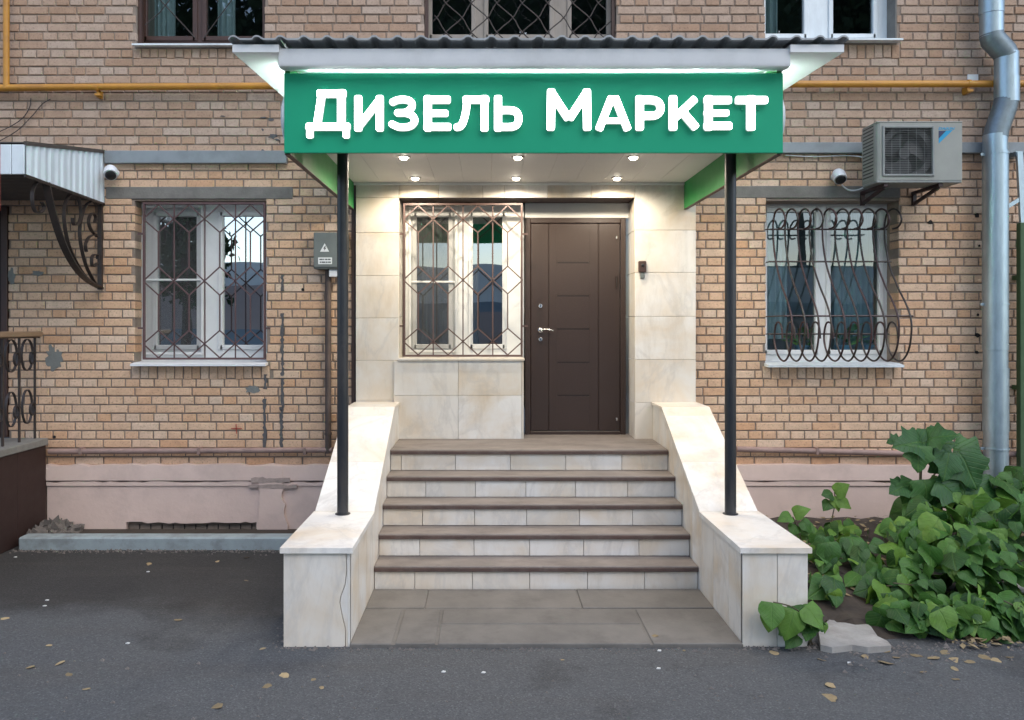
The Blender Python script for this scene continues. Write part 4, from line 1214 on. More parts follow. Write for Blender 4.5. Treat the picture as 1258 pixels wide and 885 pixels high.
# ------------------------------------------------------------------ air conditioner
ax0, ax1, ay0, ay1 = 3.332, XX(1182,-.46), -.46, -.20
az0, az1 = ZZ(221.5,-.46), ZZ(151,-.46)
ac = thing('air_conditioner', 'grey wall-mounted air conditioner outdoor unit above the right window', 'air conditioner', ((ax0+ax1)/2, -.3, az0))
def acp(zx, zy, y=-.46): return (XX(1040+zx/5.532, y), ZZ(130+zy/5.532, y))
gx0_, gz1_ = acp(252, 148); gx1_, gz0_ = acp(585, 470)
obj('casing', slab_with_holes(MB(), ax0+.03, ax1, az0, az1, [(gx0_, gx1_, gz0_, gz1_)], ay0, ay0+.02), M['ac'], ac, fix=False)
body = MB()
cor = [(ax0+.03, ay0), (ax0+.03, ay0+.019), (ax0+.02, ay0+.0195), (ax0+.02, ay1), (ax0, ay1), (ax0, ay0+.035), (ax0+.010, ay0+.010)]
body.prism(cor, 'z', az0, az1)
body.box(ax1-.02, ax1, ay0+.021, ay1, az0, az1); body.box(ax0+.021, ax1-.021, ay1-.02, ay1-.001, az0, az1)
obj('body', body, M['ac'], ac)
obj('top_cover', MB().cbox(ax0-.003, ax1+.003, ay0-.004, ay1+.003, az1, az1+.012, .004), M['ac'], ac)
obj('base_pan', MB().cbox(ax0+.001, ax1-.001, ay0+.001, ay1, az0-.022, az0-.001, .004), M['ac_wire'], ac)
obj('cavity', MB().box(gx0_-.02, gx1_+.02, ay0+.15, ay0+.16, gz0_-.02, gz1_+.02), M['fan'], ac)
fcx, fcz = acp(420, 312); fr_ = .185
obj('shroud', MB().lathe([(fr_+.05,.022),(fr_+.05,.03),(fr_,.03),(fr_,.12),(fr_+.006,.12),(fr_+.006,.035)], (fcx, ay0, fcz), 'y', 36, cap=False), M['fan'], ac, smooth=True)
fan = part('fan', ac, (fcx, ay0+.08, fcz))
obj('hub', MB().lathe([(.05,-.02),(.05,.02),(.03,.03)], (fcx, ay0+.08, fcz), 'y', 20), M['fan'], fan, smooth=True)
for k in range(3):
    bl = MB(); a0 = k*2*math.pi/3
    rows = []
    for i in range(5):
        rr_ = .045 + (fr_-.06)*i/4
        for j in range(5):
            a = a0 + (j/4)*1.5 - .12*i
            rows.append((fcx + rr_*math.cos(a), ay0+.06+.04*j/4, fcz + rr_*math.sin(a)))
    bl.add(rows, [(i*5+j, i*5+j+1, (i+1)*5+j+1, (i+1)*5+j) for i in range(4) for j in range(4)])
    obj('blade', bl, M['fan'], fan, fix=False)
gr = part('fan_grille', ac, (fcx, ay0, fcz))
gm = MB()
for (a, b, c, d) in ((gx0_-.012, gx0_+.006, gz0_-.012, gz1_+.012), (gx1_-.006, gx1_+.012, gz0_-.012, gz1_+.012), (gx0_+.006, gx1_-.006, gz1_-.006, gz1_+.012), (gx0_+.006, gx1_-.006, gz0_-.012, gz0_+.006)):
    gm.cbox(a, b, ay0-.012, ay0+.004, c, d, .003)
obj('rim', gm, M['ac_wire'], gr)
wire = MB().tube([(gx0_, 0, 0), (gx1_, 0, 0)], .0012, 5).mesh('wire', M['ac_wire'])
for k in range(1, 27):
    z = gz0_ + (gz1_-gz0_)*k/27
    inst('wire', wire, gr, (0, ay0-.005, z))
for k in range(1, 6):
    x = gx0_ + (gx1_-gx0_)*k/6
    obj('wire', MB().tube([(x, ay0-.001, gz0_), (x, ay0-.001, gz1_)], .0012, 5, (0,1,0)), M['ac_wire'], gr)
for k in range(15):
    z = az0 + .03 + k*.0305
    obj('side_louvre', MB().prism([(ax0-.004, z), (ax0+.002, z+.016), (ax0+.002, z)], 'y', ay0+.06, ay1-.015), M['fan'] if k % 1 else M['ac'], ac)
    obj('side_slot', MB().box(ax0-.0015, ax0+.002, ay0+.06, ay1-.015, z+.017, z+.027), M['black'], ac)
lgo = part('logo', ac, (ax1-.1, ay0, az1-.1))
def lpoly(pts, m, dy): obj('emblem', MB().prism([acp(*p) for p in pts], 'y', ay0-dy, ay0+.001), M[m], lgo)
lpoly([(626,173),(722,166),(626,258)], 'cyan', .0012); lpoly([(626,172),(676,171),(626,224)], 'navy', .0022)
def text_mesh(s, size, shear=0.0, ext=.0008):
    cu = bpy.data.curves.new('text', 'FONT'); cu.body = s; cu.size = size; cu.shear = shear; cu.extrude = ext; cu.align_x = 'LEFT'; cu.offset = .0006
    tmp = bpy.data.objects.new('tmp', cu); C.objects.link(tmp)
    dg = bpy.context.evaluated_depsgraph_get()
    me = bpy.data.meshes.new_from_object(tmp.evaluated_get(dg))
    bpy.data.objects.remove(tmp); return me
me = text_mesh('DAIKIN', .030, .25); me.materials.append(M['cyan'])
tx, tz = acp(622, 164)
wtx = max(v.co.x for v in me.vertices)
inst('lettering', me, lgo, (tx, ay0-.0012, tz), (R(90), 0, 0), ((acp(735,0)[0]-tx)/wtx, 1, 1))
for x in (ax0+.09, ax1-.17):
    b = MB().box(x-.018, x+.018, ay0+.02, .0, az0-.05, az0-.0235); b.box(x-.016, x+.016, -.03, .0, az0-.15, az0-.051)
    b.bar([(x, ay0+.05, az0-.052), (x, -.02, az0-.135)], .03, .018, (1,0,0))
    obj('bracket', b, M['iron_red'], ac)
o = obj('cable', MB().tube(crom([at(1068,224,-.16), at(1060,231,-.08), at(1052,234,-.03), at(1044,234,-.025), at(1038,231,-.025), at(1034,227,-.03)]), .007, 8, (0,1,0)), M['plastic_white'])
tag(o, 'white cable looping from the right security camera to the air conditioner', 'cable')
o = obj('cable', MB().tube(crom([at(965,191,-.02), at(1000,192.5,-.02), at(1040,191.5,-.02), at(1062,194,-.06), at(1068,200,-.15)]), .005, 8, (0,1,0)), M['plastic_white'])
tag(o, 'thin grey cable along the underside of the right duct', 'cable')

# ------------------------------------------------------------------ security cameras, intercom
def security_camera(px, py, label, aim):
    y = -.10
    c = at(px, py, y); k = thing('security_camera', label, 'security camera', (c.x, -.01, c.z), 'white security cameras on the wall')
    obj('mount', MB().lathe([(.035,.0),(.035,-.02),(.018,-.03),(.016,-.06)], (c.x, 0, c.z+.012), 'y', 16), M['plastic_white'], k, smooth=True)
    d = Vector(aim).normalized()
    q = d.to_track_quat('Z', 'Y').to_matrix()
    def lat(pf, n=20):
        vs_, fs_ = [], []
        for r, t in pf:
            for j in range(n):
                a = 2*math.pi*j/n; vs_.append(c + q @ Vector((r*math.cos(a), r*math.sin(a), t)))
        for i in range(len(pf)-1):
            for j in range(n): fs_.append((i*n+j, i*n+(j+1)%n, (i+1)*n+(j+1)%n, (i+1)*n+j))
        fs_.append(tuple(range(n-1,-1,-1))); fs_.append(tuple((len(pf)-1)*n+j for j in range(n)))
        return MB().add(vs_, fs_)
    obj('housing', lat([(.02,-.075),(.045,-.06),(.058,-.03),(.060,.02),(.056,.045)]), M['plastic_white'], k, smooth=True)
    obj('lens', lat([(.046,.046),(.046,.056),(.034,.066),(.012,.070)]), M['black'], k, smooth=True)
security_camera(136, 212, 'white security camera next to the small corrugated canopy', (.35, -.75, -.75))
security_camera(1031, 217, 'white security camera left of the air conditioner', (-.05, -.75, -.85))
yi = -.10
p = at(789, 331, yi)
o = thing('intercom', 'small dark call box on the marble right of the door', 'intercom', (p.x, YM, p.z))
obj('casing', MB().cbox(p.x-.035, p.x+.035, -.118, YM+.002, p.z-.03, p.z+.075, .008), M['frame_brown'], o)
obj('button', MB().lathe([(.014,0),(.014,-.006),(.010,-.009)], (p.x, -.118, p.z+.035), 'y', 14), M['black'], o, smooth=True)
obj('key_pad', MB().cbox(p.x-.018, p.x+.02, -.112, YM+.002, p.z-.085, p.z-.031, .006), M['box'], o)

# ------------------------------------------------------------------ neighbouring canopy, porch, railing
XN = -3.53
nc_ = thing('small_canopy', 'small pale corrugated metal canopy with black scroll bracket over the neighbouring door', 'canopy', (-4.5, -.6, 2.9))
Yn = F/((30-VX)/XN) - D
A_, B_ = atX(127,188,XN), atX(127,250,XN); C_, D_ = atX(30,178,XN), atX(30,214.5,XN)
# corrugated side sheet
nn = 72; vs_, fs_ = [], []
for k in range(nn+1):
    t_ = k/nn; y = -.004 + (Yn+.004)*t_
    ph = (t_*13) % 1; dx_ = .012 if ph < .42 else (.012*(1-(ph-.42)/.1) if ph < .52 else (0 if ph < .9 else .012*(ph-.9)/.1))
    zt_ = A_.z + (C_.z-A_.z)*t_; zb_ = B_.z + (D_.z-B_.z)*t_
    vs_ += [(XN+dx_, y, zb_), (XN+dx_, y, zt_)]
for k in range(nn): fs_.append((2*k, 2*k+2, 2*k+3, 2*k+1))
m_ = len(vs_)
vs_ += [(x-.004, y, z) for x, y, z in vs_]; fs_ += [tuple(i+m_ for i in q[::-1]) for q in fs_]
obj('side_sheet', MB().add(vs_, fs_), M['sheet'], nc_, fix=False)
for k, (px0, px1) in enumerate(((-14, 14.5), (15.5, 30))):
    obj('front_trim', MB().cbox((px0-VX)/sc(Yn), (px1-VX)/sc(Yn)+.001, Yn-.012, Yn+.01, D_.z, C_.z, .003), M['sheet'], nc_)
obj('front_trim', MB().cbox(-6.2, (-14.5-VX)/sc(Yn), Yn-.012, Yn+.01, D_.z, C_.z, .003), M['sheet'], nc_)
obj('red_strip', MB().box((-6-VX)/sc(Yn), (1.6-VX)/sc(Yn), Yn-.016, Yn-.0125, D_.z-.28, C_.z), M['red'], nc_)
obj('edge_strip', MB().bar([A_+Vector((.006,.0,.012)), C_+Vector((.006,0,.012))], .03, .024, (1,0,0)), M['sheet_under'], nc_)
obj('edge_strip', MB().bar([B_+Vector((.004,0,-.008)), D_+Vector((.004,0,-.008))], .022, .016, (1,0,0)), M['iron'], nc_)
# corrugated underside
vs_, fs_ = [], []; nn = 84
for k in range(nn+1):
    t_ = k/nn; y = -.004 + (Yn+.02)*t_; ph = (t_*21) % 1
    z = B_.z + (D_.z-B_.z)*t_ + .02 + (.012 if ph < .5 else 0)
    vs_ += [(-6.2, y, z), (XN-.005, y, z)]
for k in range(nn): fs_.append((2*k, 2*k+1, 2*k+3, 2*k+2))
obj('underside_sheet', MB().add(vs_, fs_), M['sheet_under'], nc_, fix=False)
obj('roof_sheet', MB().prism([(-.004, A_.z+.02), (Yn-.01, C_.z+.02), (Yn-.01, C_.z+.012), (-.004, A_.z+.012)], 'x', -6.2, XN-.003), M['sheet_under'], nc_)
# scroll bracket in the plane of the side sheet
def bz(zx, zy): return atX(zx/4.427, 165 + zy/4.427, XN-.02)
def strap(pts, w_=.03, h_=.008, k=6): return MB().sweep(crom([bz(*p) for p in pts], k), [(-h_/2,-w_/2),(h_/2,-w_/2),(h_/2,w_/2),(-h_/2,w_/2)], (1,0,0))
br = part('scroll_bracket', nc_, bz(540, 840))
obj('upright', MB().box(XN-.04, XN, -.03, -.004, bz(540,845).z, B_.z-.015), M['iron'], br)
obj('main_arc', strap([(250,262),(285,420),(335,580),(400,710),(470,790),(548,838)], .06, .014), M['iron'], br)
obj('scroll', strap([(262,300),(236,262),(200,262),(178,310),(176,370),(192,420),(222,425),(240,395),(226,370)]), M['iron'], br)
obj('scroll', strap([(500,815),(440,740),(380,620),(352,500),(350,400),(375,335),(410,330),(432,370),(440,440),(425,490),(400,490),(395,455)]), M['iron'], br)
obj('scroll', strap([(520,815),(470,720),(440,600),(435,500),(460,400),(500,365),(525,385)]), M['iron'], br)
obj('scroll', strap([(530,560),(495,520),(482,470),(500,430),(520,450),(515,480)]), M['iron'], br)
obj('scroll', strap([(470,640),(465,600),(485,560),(520,545)]), M['iron'], br)
obj('scroll', strap([(528,700),(505,720),(498,690),(505,660),(528,655),(532,680)]), M['iron'], br)

XP = -4.02
po = thing('porch', 'dark brown clad porch with grey slab top at the left edge', 'porch', (-5, -.8, 0))
obj('cladding', MB().box(-6.2, XP, -2.6, -.066, 0, .80), M['brown'], po)
for k in range(6): obj('clad_panel', MB().cbox(XP, XP+.006, -2.6+k*.42+.002, -2.6+(k+1)*.42-.002, .005, .795, .002), M['brown'], po)
obj('top_slab', MB().cbox(-6.2, XP+.025, -2.62, -.0665, .80, .862, .006), M['concrete'], po)
XR = -4.10
rl = thing('railing', 'black iron railing with scroll rings and a wooden handrail on the brown porch', 'railing', (XR, -.9, .862))
hz = .862 + .92
obj('handrail', MB().cbox(XR-.035, XR+.035, -2.5, -.03, hz, hz+.05, .008), M['wood'], rl)
obj('top_rail', MB().box(XR-.012, XR+.012, -2.5, -.04, hz-.012, hz-.001), M['iron'], rl)
for k in range(10):
    y = -.10 - k*.235
    obj('baluster', MB().box(XR-.008, XR+.008, y-.008, y+.008, .862, hz-.012), M['iron'], rl)
    if k < 9:
        for (zc, ry, rz_) in ((hz-.16, .085, .14), (.862+.3, .075, .15)):
            pts = [Vector((XR, y-.1175 + ry*math.cos(a), zc + rz_*math.sin(a))) for a in [2*math.pi*i/20 for i in range(20)]]
            obj('ring', MB().bar(pts, .006, .022, (1,0,0), closed=True), M['iron'], rl)
            pts = [Vector((XR+.004, y-.1175+.07 + (.035)*math.cos(a), zc-.03 + .055*math.sin(a))) for a in [2*math.pi*i/14 for i in range(14)]]
            obj('ring', MB().bar(pts, .006, .02, (1,0,0), closed=True), M['iron'], rl)

# ------------------------------------------------------------------ kerbs and bed
a, b = gnd(22, 676), gnd(346, 677)
o = obj('kerb', MB().cbox(a.x, -1.225, a.y, a.y+.14, -.02, .105, .012), M['kerb'])
tag(o, 'blue grey painted concrete kerb along the wall left of the steps', 'kerb')
yk = a.y + .14
o = obj('soil', MB().prism([(yk, -.02), (yk, .045), (-.05, .03), (-.05, -.02)], 'x', -4.0, -1.22), M['soil']); o['kind'] = 'structure'
# soil bed on the right
vs_, fs_ = [], []; nx_, ny_ = 40, 16
for j in range(ny_+1):
    for i in range(nx_+1):
        x = 1.89 + 5.0*i/nx_; y = -2.45 + 2.40*j/ny_
        h = .03 + .10*min(1, j/6) + random.uniform(-.02, .025)
        if j == 0 or i == 0: h = -.01
        if j == 0: y += .14*math.sin(i*.9)*math.sin(i*.37+1) + random.uniform(-.03,.03)
        vs_.append((x, y, h))
for j in range(ny_):
    for i in range(nx_): q = j*(nx_+1)+i; fs_.append((q, q+1, q+nx_+2, q+nx_+1))
o = obj('soil', MB().add(vs_, fs_), M['soil'], fix=False); o['kind'] = 'structure'
kp = [gnd(*q) for q in ((1008,800),(1022,803),(1047,800),(1066,803),(1095,801),(1090,795),(1078,789),(1070,777),(1057,768),(1052,754),(1040,744),(1028,741),(1014,735),(1002,745),(1004,770))]
o = obj('kerb', MB().prism([(p.x, p.y) for p in kp], 'z', -.02, .036), M['kerb_raw'])
tag(o, 'broken pale concrete slab beside the right marble block, partly under leaves', 'kerb')
a = gnd(1215, 740)
o = obj('kerb', MB().cbox(a.x, a.x+1.6, a.y-.12, a.y+.05, -.02, .12, .012), M['kerb_raw'])
tag(o, 'pale concrete kerb half hidden behind leaves at the right edge', 'kerb')
lt = MB()
for k in range(1400):
    x, y = random.uniform(1.95, 5.6), random.uniform(-2.62, -.1)
    if random.random() < .45: y = random.uniform(-2.66, -2.3)
    if x < 2.75 and y < -2.0: continue
    r = random.uniform(.012, .04); z = .02 + .11*max(0, min(1, (y+2.45)/.9)) + random.uniform(0, .03)
    if y < -2.45: z = random.uniform(.004, .02)
    a = random.uniform(0, 6.28); u = Vector((math.cos(a), math.sin(a), random.uniform(-.4,.4)))*r; w_ = Vector((-math.sin(a), math.cos(a), random.uniform(-.4,.4)))*r*.55
    c = Vector((x, y, z + r*.3))
    lt.add([c-u, c-w_+Vector((0,0,.004)), c+u, c+w_], [(0,1,2,3)])
o = obj('leaf_litter', lt, M['dryleaf'], fix=False); tag(o, 'dry leaf litter scattered over the soil under the plants', 'leaf litter', kind='stuff')
# grit gathered where walls meet the asphalt
gt = MB()
def grit(n, fx):
    for k in range(n):
        x, y = fx(); r = random.uniform(.003, .011)*random.choice((1, 1, 1.6))
        gt.add([(x-r,y,.001),(x+r*.8,y-r*.6,.001),(x+r*.3,y+r,.001),(x,y,r*.9+.002)], [(0,1,3),(1,2,3),(2,0,3)])
ky = gnd(22, 676).y
grit(420, lambda: (random.uniform(-4.0, -1.2), ky - abs(random.gauss(0,.05)) - .005))
grit(130, lambda: (random.uniform(-.8, 1.48), -2.605 - abs(random.gauss(0,.04))))
grit(60, lambda: (random.uniform(-1.25, -.8), -2.59 - abs(random.gauss(0,.03))))
grit(60, lambda: (random.uniform(1.48, 1.9), -2.59 - abs(random.gauss(0,.03))))
grit(420, lambda: (random.uniform(1.9, 4.6), -2.52 - abs(random.gauss(0,.14))))
grit(330, lambda: (random.uniform(-4.2, 4.6), random.uniform(-4.2, -2.6)))
grit(90, lambda: (-1.21 - abs(random.gauss(0,.04)), random.uniform(-2.55, -.9)))
o = obj('grit', gt, M['stone'], fix=False); tag(o, 'grit and small stones gathered along the edges of the asphalt', 'grit', kind='stuff')
# rubble by the porch
rb = MB()
for k in range(60):
    c = Vector((random.gauss(-3.82, .12), random.uniform(-.42, -.08), 0)); r = random.uniform(.015, .05)
    h = max(.02, .16 - abs(c.x+3.9)*.35 - abs(c.y+.15)*.25)
    q = Matrix.Rotation(random.uniform(0, 6), 3, (random.random(), random.random(), random.random()+.1))
    pts = [q @ Vector((sx*r*random.uniform(.6,1), sy*r*random.uniform(.6,1), sz*r*random.uniform(.5,.8))) + c + Vector((0,0,random.uniform(.03,h))) for sx in (-1,1) for sy in (-1,1) for sz in (-1,1)]
    rb.add(pts, [(0,1,3,2),(4,6,7,5),(0,4,5,1),(2,3,7,6),(0,2,6,4),(1,5,7,3)])
o = obj('rubble', rb, M['stone']); tag(o, 'small heap of broken stone and dirt beside the brown porch', 'rubble', kind='stuff')

# ------------------------------------------------------------------ plants
def heart_leaf(name, m, lobes=0.0, fold=.22, droop=.25, n=11):
    """blade of length 1 along +Y, root at the origin, lying in XY"""
    vs_, fs_ = [], []
    for i in range(n+1):
        t_ = i/n
        w_ = .56*math.sin(math.pi*min(1, t_**.62))**.85 if 0 < t_ < 1 else 0
        w_ = .50*(math.sin(math.pi*t_**.55))**.9 if 0 < t_ < 1 else 0.0
        if lobes: w_ *= 1 + lobes*math.sin(t_*math.pi*5.0+.6)
        back = -.12*math.exp(-((t_-.12)/.09)**2)
        for s in (-1, -.5, 0, .5, 1):
            x = s*w_
            yy = t_ + (back*abs(s) if abs(s) else 0)
            z = fold*abs(x) - droop*t_*t_ - .35*x*x + .025*math.sin(t_*8 + s*2.2) + .02*math.sin(t_*15)*abs(s)
            vs_.append((x, yy, z))
    for i in range(n):
        for j in range(4): q = i*5+j; fs_.append((q, q+1, q+6, q+5))
    me = bpy.data.meshes.new(name); me.from_pydata(vs_, [], fs_); me.materials.append(m); me.shade_smooth()
    return me
leaves = [heart_leaf('leaf', M['leaf'], 0, f, d) for f, d in ((.10,.2), (.02,.4), (.2,.28), (.12,.6), (-.1,.3))]
bigs = [heart_leaf('leaf', M['leaf_big'], l, f, d, 14) for l, f, d in ((.16,.2,.3), (.22,.25,.45), (.14,.3,.2))]
def add_leaf(plant, p, direction, normal, size, pool, wx=1.0):
    d = Vector(direction).normalized(); nrm = Vector(normal); nrm = (nrm - d*nrm.dot(d))
    if nrm.length < 1e-3: nrm = d.orthogonal()
    nrm.normalize(); x = d.cross(nrm)
    mt_ = Matrix((x, d, nrm)).transposed().to_euler()
    inst('leaf', random.choice(pool), plant, p, mt_, (size*wx, size, size))
def shrub(label, base, blobs, count, size, pool=leaves, name='leafy_shrub', grp='leafy plants in the bed right of the steps', cat='shrub'):
    """blobs: (centre, radii, weight); leaves sit on the outer shells, stems run from the base to the leaves' clusters"""
    pl_ = thing(name, label, cat, base, grp)
    tot = sum(b[2] for b in blobs)
    base = Vector(base)
    stems = MB()
    for (c, r, wt) in blobs:
        c = Vector(c); k = max(1, int(count*wt/tot)); r = Vector(r)
        ns = max(2, k//9)
        for s in range(ns):
            tip = c + Vector((random.uniform(-.7,.7)*r.x, random.uniform(-.7,.7)*r.y, random.uniform(-.2,.8)*r.z))
            root = base + Vector((random.uniform(-.12,.12), random.uniform(-.1,.1), 0))
            mid = (root*.45 + tip*.55) + Vector((0, 0, .12*r.z))
            stems.tube(crom([root, mid, tip], 4), .0045, 5, (1,0,0))
        for i in range(k):
            u = Vector((random.gauss(0,1), random.gauss(-.45,1), random.gauss(.35,1))).normalized()
            q = random.uniform(.55, 1.0)
            p = c + Vector((u.x*r.x, u.y*r.y, u.z*r.z))*q
            if p.z < .03: p.z = random.uniform(.03, .14)
            s = size*random.choice((.5,.65,.8,.9,1.0,1.1,1.25,1.45))*random.uniform(.92,1.08)
            out_ = Vector((u.x, u.y-.35, 0)); out_ = out_.normalized() if out_.length > .01 else Vector((0,-1,0))
            d = out_*random.uniform(.5,1) + Vector((random.gauss(0,.35), random.gauss(0,.35), random.uniform(-1.0,.1)))
            nrm = Vector((u.x*.5, -.5 + u.y*.4, .7)) + Vector((random.gauss(0,.38), random.gauss(0,.32), random.gauss(0,.25)))
            add_leaf(pl_, p - d.normalized()*s*.5, d, nrm, s, pool, random.uniform(.85, 1.1))
    obj('stem', stems, M['stem'], pl_, smooth=True)
    return pl_
def bl(px, py, Y, rx, ry, rz_, wt=1): return (at(px, py, Y), (rx, ry, rz_), wt)
def bw(px, Y, zc, rx, ry, rz_, wt=1): return ((XX(px, Y), Y, zc), (rx, ry, rz_), wt)
shrub('tall dense leafy shrub in front of the galvanised downpipe', (4.2, -.7, .05),
      [bw(1165,-.85,.40,.34,.28,.24,2), bw(1235,-.85,.40,.42,.3,.26,2.1), bw(1190,-.7,.46,.28,.22,.18,1), bw(1256,-.65,.52,.2,.2,.14,.7), bw(1125,-.9,.28,.22,.25,.17,.9)], 170, .165)
shrub('dense bushy shrub in the middle of the plant bed', (3.5, -1.3, .04),
      [bw(1115,-1.4,.26,.28,.26,.20,1.3), bw(1175,-1.5,.32,.36,.28,.24,1.9), bw(1240,-1.5,.36,.38,.3,.26,1.9), bw(1140,-1.2,.36,.16,.2,.18,.6)], 150, .15)
shrub('low spreading shrub with pale heart leaves in front of the tall shrub', (3.2, -1.9, .04),
      [bw(1110,-1.95,.17,.24,.22,.18,1.2), bw(1172,-2.0,.22,.32,.22,.22,1.8), bw(1232,-2.0,.26,.34,.24,.24,1.8), bw(1080,-2.0,.10,.12,.18,.10,.5)], 165, .14)
shrub('creeping plant with small rounded leaves along the front edge of the bed', (3.3, -2.25, .03),
      [bw(1105,-2.35,.08,.18,.14,.10,.9), bw(1150,-2.42,.09,.26,.14,.12,1.4), bw(1205,-2.42,.10,.28,.14,.13,1.5), bw(1250,-2.40,.12,.25,.16,.15,1.2)], 165, .115)
shrub('leafy shrub close beside the right marble block', (2.25, -1.2, .04),
      [bw(1008,-1.5,.15,.14,.28,.18,1.1), bw(1048,-1.4,.17,.22,.28,.18,1.1), bw(1010,-1.95,.10,.10,.22,.12,.8), bw(1040,-.8,.18,.30,.2,.12,.8), bw(1065,-1.9,.09,.16,.2,.10,.6), bw(985,-.75,.16,.13,.18,.12,.4)], 118, .125)
shrub('small leafy plant growing in front of the right marble block', tuple(gnd(985, 790, .0)),
      [bl(985,770,-2.64,.13,.05,.12,1.0), bl(1005,765,-2.63,.07,.05,.1,.5)], 17, .115, name='leafy_plant', cat='plant')
# its two large leaves over the marble face
sp = bpy.data.objects['leafy_plant']
add_leaf(sp, at(948, 741, -2.68), (-.1,-.35,-.5), (0,-.7,.7), .15, leaves); add_leaf(sp, at(948, 752, -2.67), (-.2,-.2,-1), (-.2,-1,.3), .12, leaves)
add_leaf(sp, at(975, 750, -2.68), (-.35,-.4,-.8), (-.1,-1,.5), .17, leaves); add_leaf(sp, at(990, 745, -2.67), (.5,-.4,-.6), (.2,-.8,.6), .15, leaves)
obj('stem', MB().tube(crom([gnd(995,795), at(992,765,-2.64), at(975,747,-2.65), at(950,740,-2.66)], 5), .004, 5), M['stem'], sp)
# big lobed plant rising above the shrubs
bp = thing('broadleaf_plant', 'tall plant with huge dark lobed leaves rising left of the downpipe', 'plant', (3.75, -.8, .05), 'leafy plants in the bed right of the steps')
obj('stem', MB().tube(crom([(3.75,-.8,.05), at(1135,640,-.85), at(1131,580,-.9), at(1138,548,-.9)], 6), .011, 7, (0,1,0)).tube(crom([at(1133,600,-.85), at(1160,570,-.85), at(1178,555,-.9)], 5), .007, 6, (0,1,0)), M['stem'], bp)
for (px, py, dx_, dz_, s) in ((1132,544,-.55,.10,.30),(1128,548,-.1,-.75,.24),(1130,545,.8,.15,.30),(1150,556,.35,-.7,.28),(1172,552,.75,-.25,.34),(1178,556,.35,-.8,.36),(1165,556,-.2,-.6,.27),(1140,540,.2,.2,.24),(1112,597,-.7,-.15,.20),(1135,590,.1,-.85,.28),(1150,592,.7,-.4,.30),(1165,600,.3,-.9,.28),(1120,590,-.3,-.7,.22),(1190,592,.8,-.4,.28),(1105,570-30,-.9,-.05,.12)):
    add_leaf(bp, at(px, py, -.92 + random.uniform(-.06,.06)), (dx_, -.35, dz_), (random.uniform(-.25,.25), -.85, .62), s*.86, bigs, 1.15)
# little sprouts against the plinth
def sprout(label, stem_pts, lv, Y):
    base = at(*stem_pts[0], Y); pl_ = thing('sprout', label, 'plant', tuple(base), 'leafy plants in the bed right of the steps')
    obj('stem', MB().tube(crom([at(*p, Y) for p in stem_pts], 5), .0045, 5, (0,1,0)), M['stem'], pl_)
    for (px, py, dx_, dz_, s) in lv: add_leaf(pl_, at(px, py, Y), (dx_, -.45, dz_), (random.uniform(-.2,.2), -.75, .7), s, leaves, 1.05)
sprout('young sprout with five leaves standing in front of the pink plinth', [(1023,668),(1022,640),(1026,618),(1025,605)],
       [(1026,606,.5,.6,.135),(1023,607,-.8,.15,.11),(1026,610,.25,-.8,.12),(1030,612,.8,-.5,.125),(1020,616,-.6,-.4,.10)], -.75)
sprout('low sprout with two small leaves at the corner of the right cheek', [(985,665),(978,645),(974,635)], [(972,634,-.9,.05,.11),(975,632,.5,.5,.12),(985,640,.5,-.4,.11),(978,645,-.4,-.5,.1)], -.95)

# fallen leaves and scraps on the asphalt
def fleaf(seed, r):
    rd = random.Random(seed); n = 11
    out = [(0, 0, .012)]
    for k in range(n):
        a = 2*math.pi*k/n; q = r*(1 + .35*math.cos(a) + rd.uniform(-.22,.22)); out.append((q*math.cos(a), q*.7*math.sin(a), rd.uniform(.001,.018)))
    me = bpy.data.meshes.new('fallen_leaf'); me.from_pydata(out, [], [(0, 1+k, 1+(k+1)%n) for k in range(n)]); me.materials.append(M['dryleaf']); return me
fl = [fleaf(s, 1.0) for s in range(6)]
fallen = [
 (267,867,.036,'large pale yellow leaf fallen at the very front, left of the steps'),(348,829.6,.032,'crisp yellow leaf just in front of the left marble block'),(330,843,.026,'yellow leaf on the asphalt next to a crisper one before the left block'),
 (304,685,.028,'dry leaf below the grey kerb, close to the left marble block'),(267,690,.022,'small dry leaf below the grey kerb, under the right end of the vent'),(183,694,.028,'dry leaf below the grey kerb, under the left part of the vent'),
 (302,713.5,.02,'tiny dry leaf on the dark asphalt beside the left marble block'),(217,762,.028,'lone dry leaf on the dark asphalt midway left of the left block'),(60,793,.022,'dry leaf on the asphalt above a trio of leaves at far left'),
 (71,816,.03,'largest leaf of the trio lying at far left on the asphalt'),(36,820,.026,'leftmost leaf of the trio lying at far left on the asphalt'),(83.5,829,.022,'lowest leaf of the trio lying at far left on the asphalt'),
 (105,847,.02,'pale small leaf nearest the lower left corner'),(324,797,.02,'dry leaf at the foot of the left marble block, on its outer side'),(8,760,.024,'dry leaf at the left edge of the picture below the brown porch'),
 (385.5,835,.016,'tiny leaf below the left marble block, nearer of two'),(395.5,846,.018,'tiny leaf below the left marble block, lower of two'),
 (1020.5,859,.045,'curled tan leaf, lower of the pair on the asphalt right of the steps'),(1022,842,.036,'yellow-green leaf, upper of the pair on the asphalt right of the steps'),(949,802,.03,'brown leaf at the foot of the right marble block'),
 (1173.7,823,.022,'small leaf right below the plant edge, upper of two in line'),(1173.7,835,.026,'dry leaf out from the plant edge, lower of two in line'),(1009,811,.028,'whitish dry leaf before the small plant at the right block'),
 (805.5,781.7,.022,'dry leaf lying on the paving slabs before the steps'),(840,800,.016,'tiny leaf just off the paving slab edge, near the right block'),(690,811,.014,'tiny leaf on the asphalt before the middle of the slabs'),
 (1133,826,.022,'small leaf on the asphalt between broken slab and plant edge')]
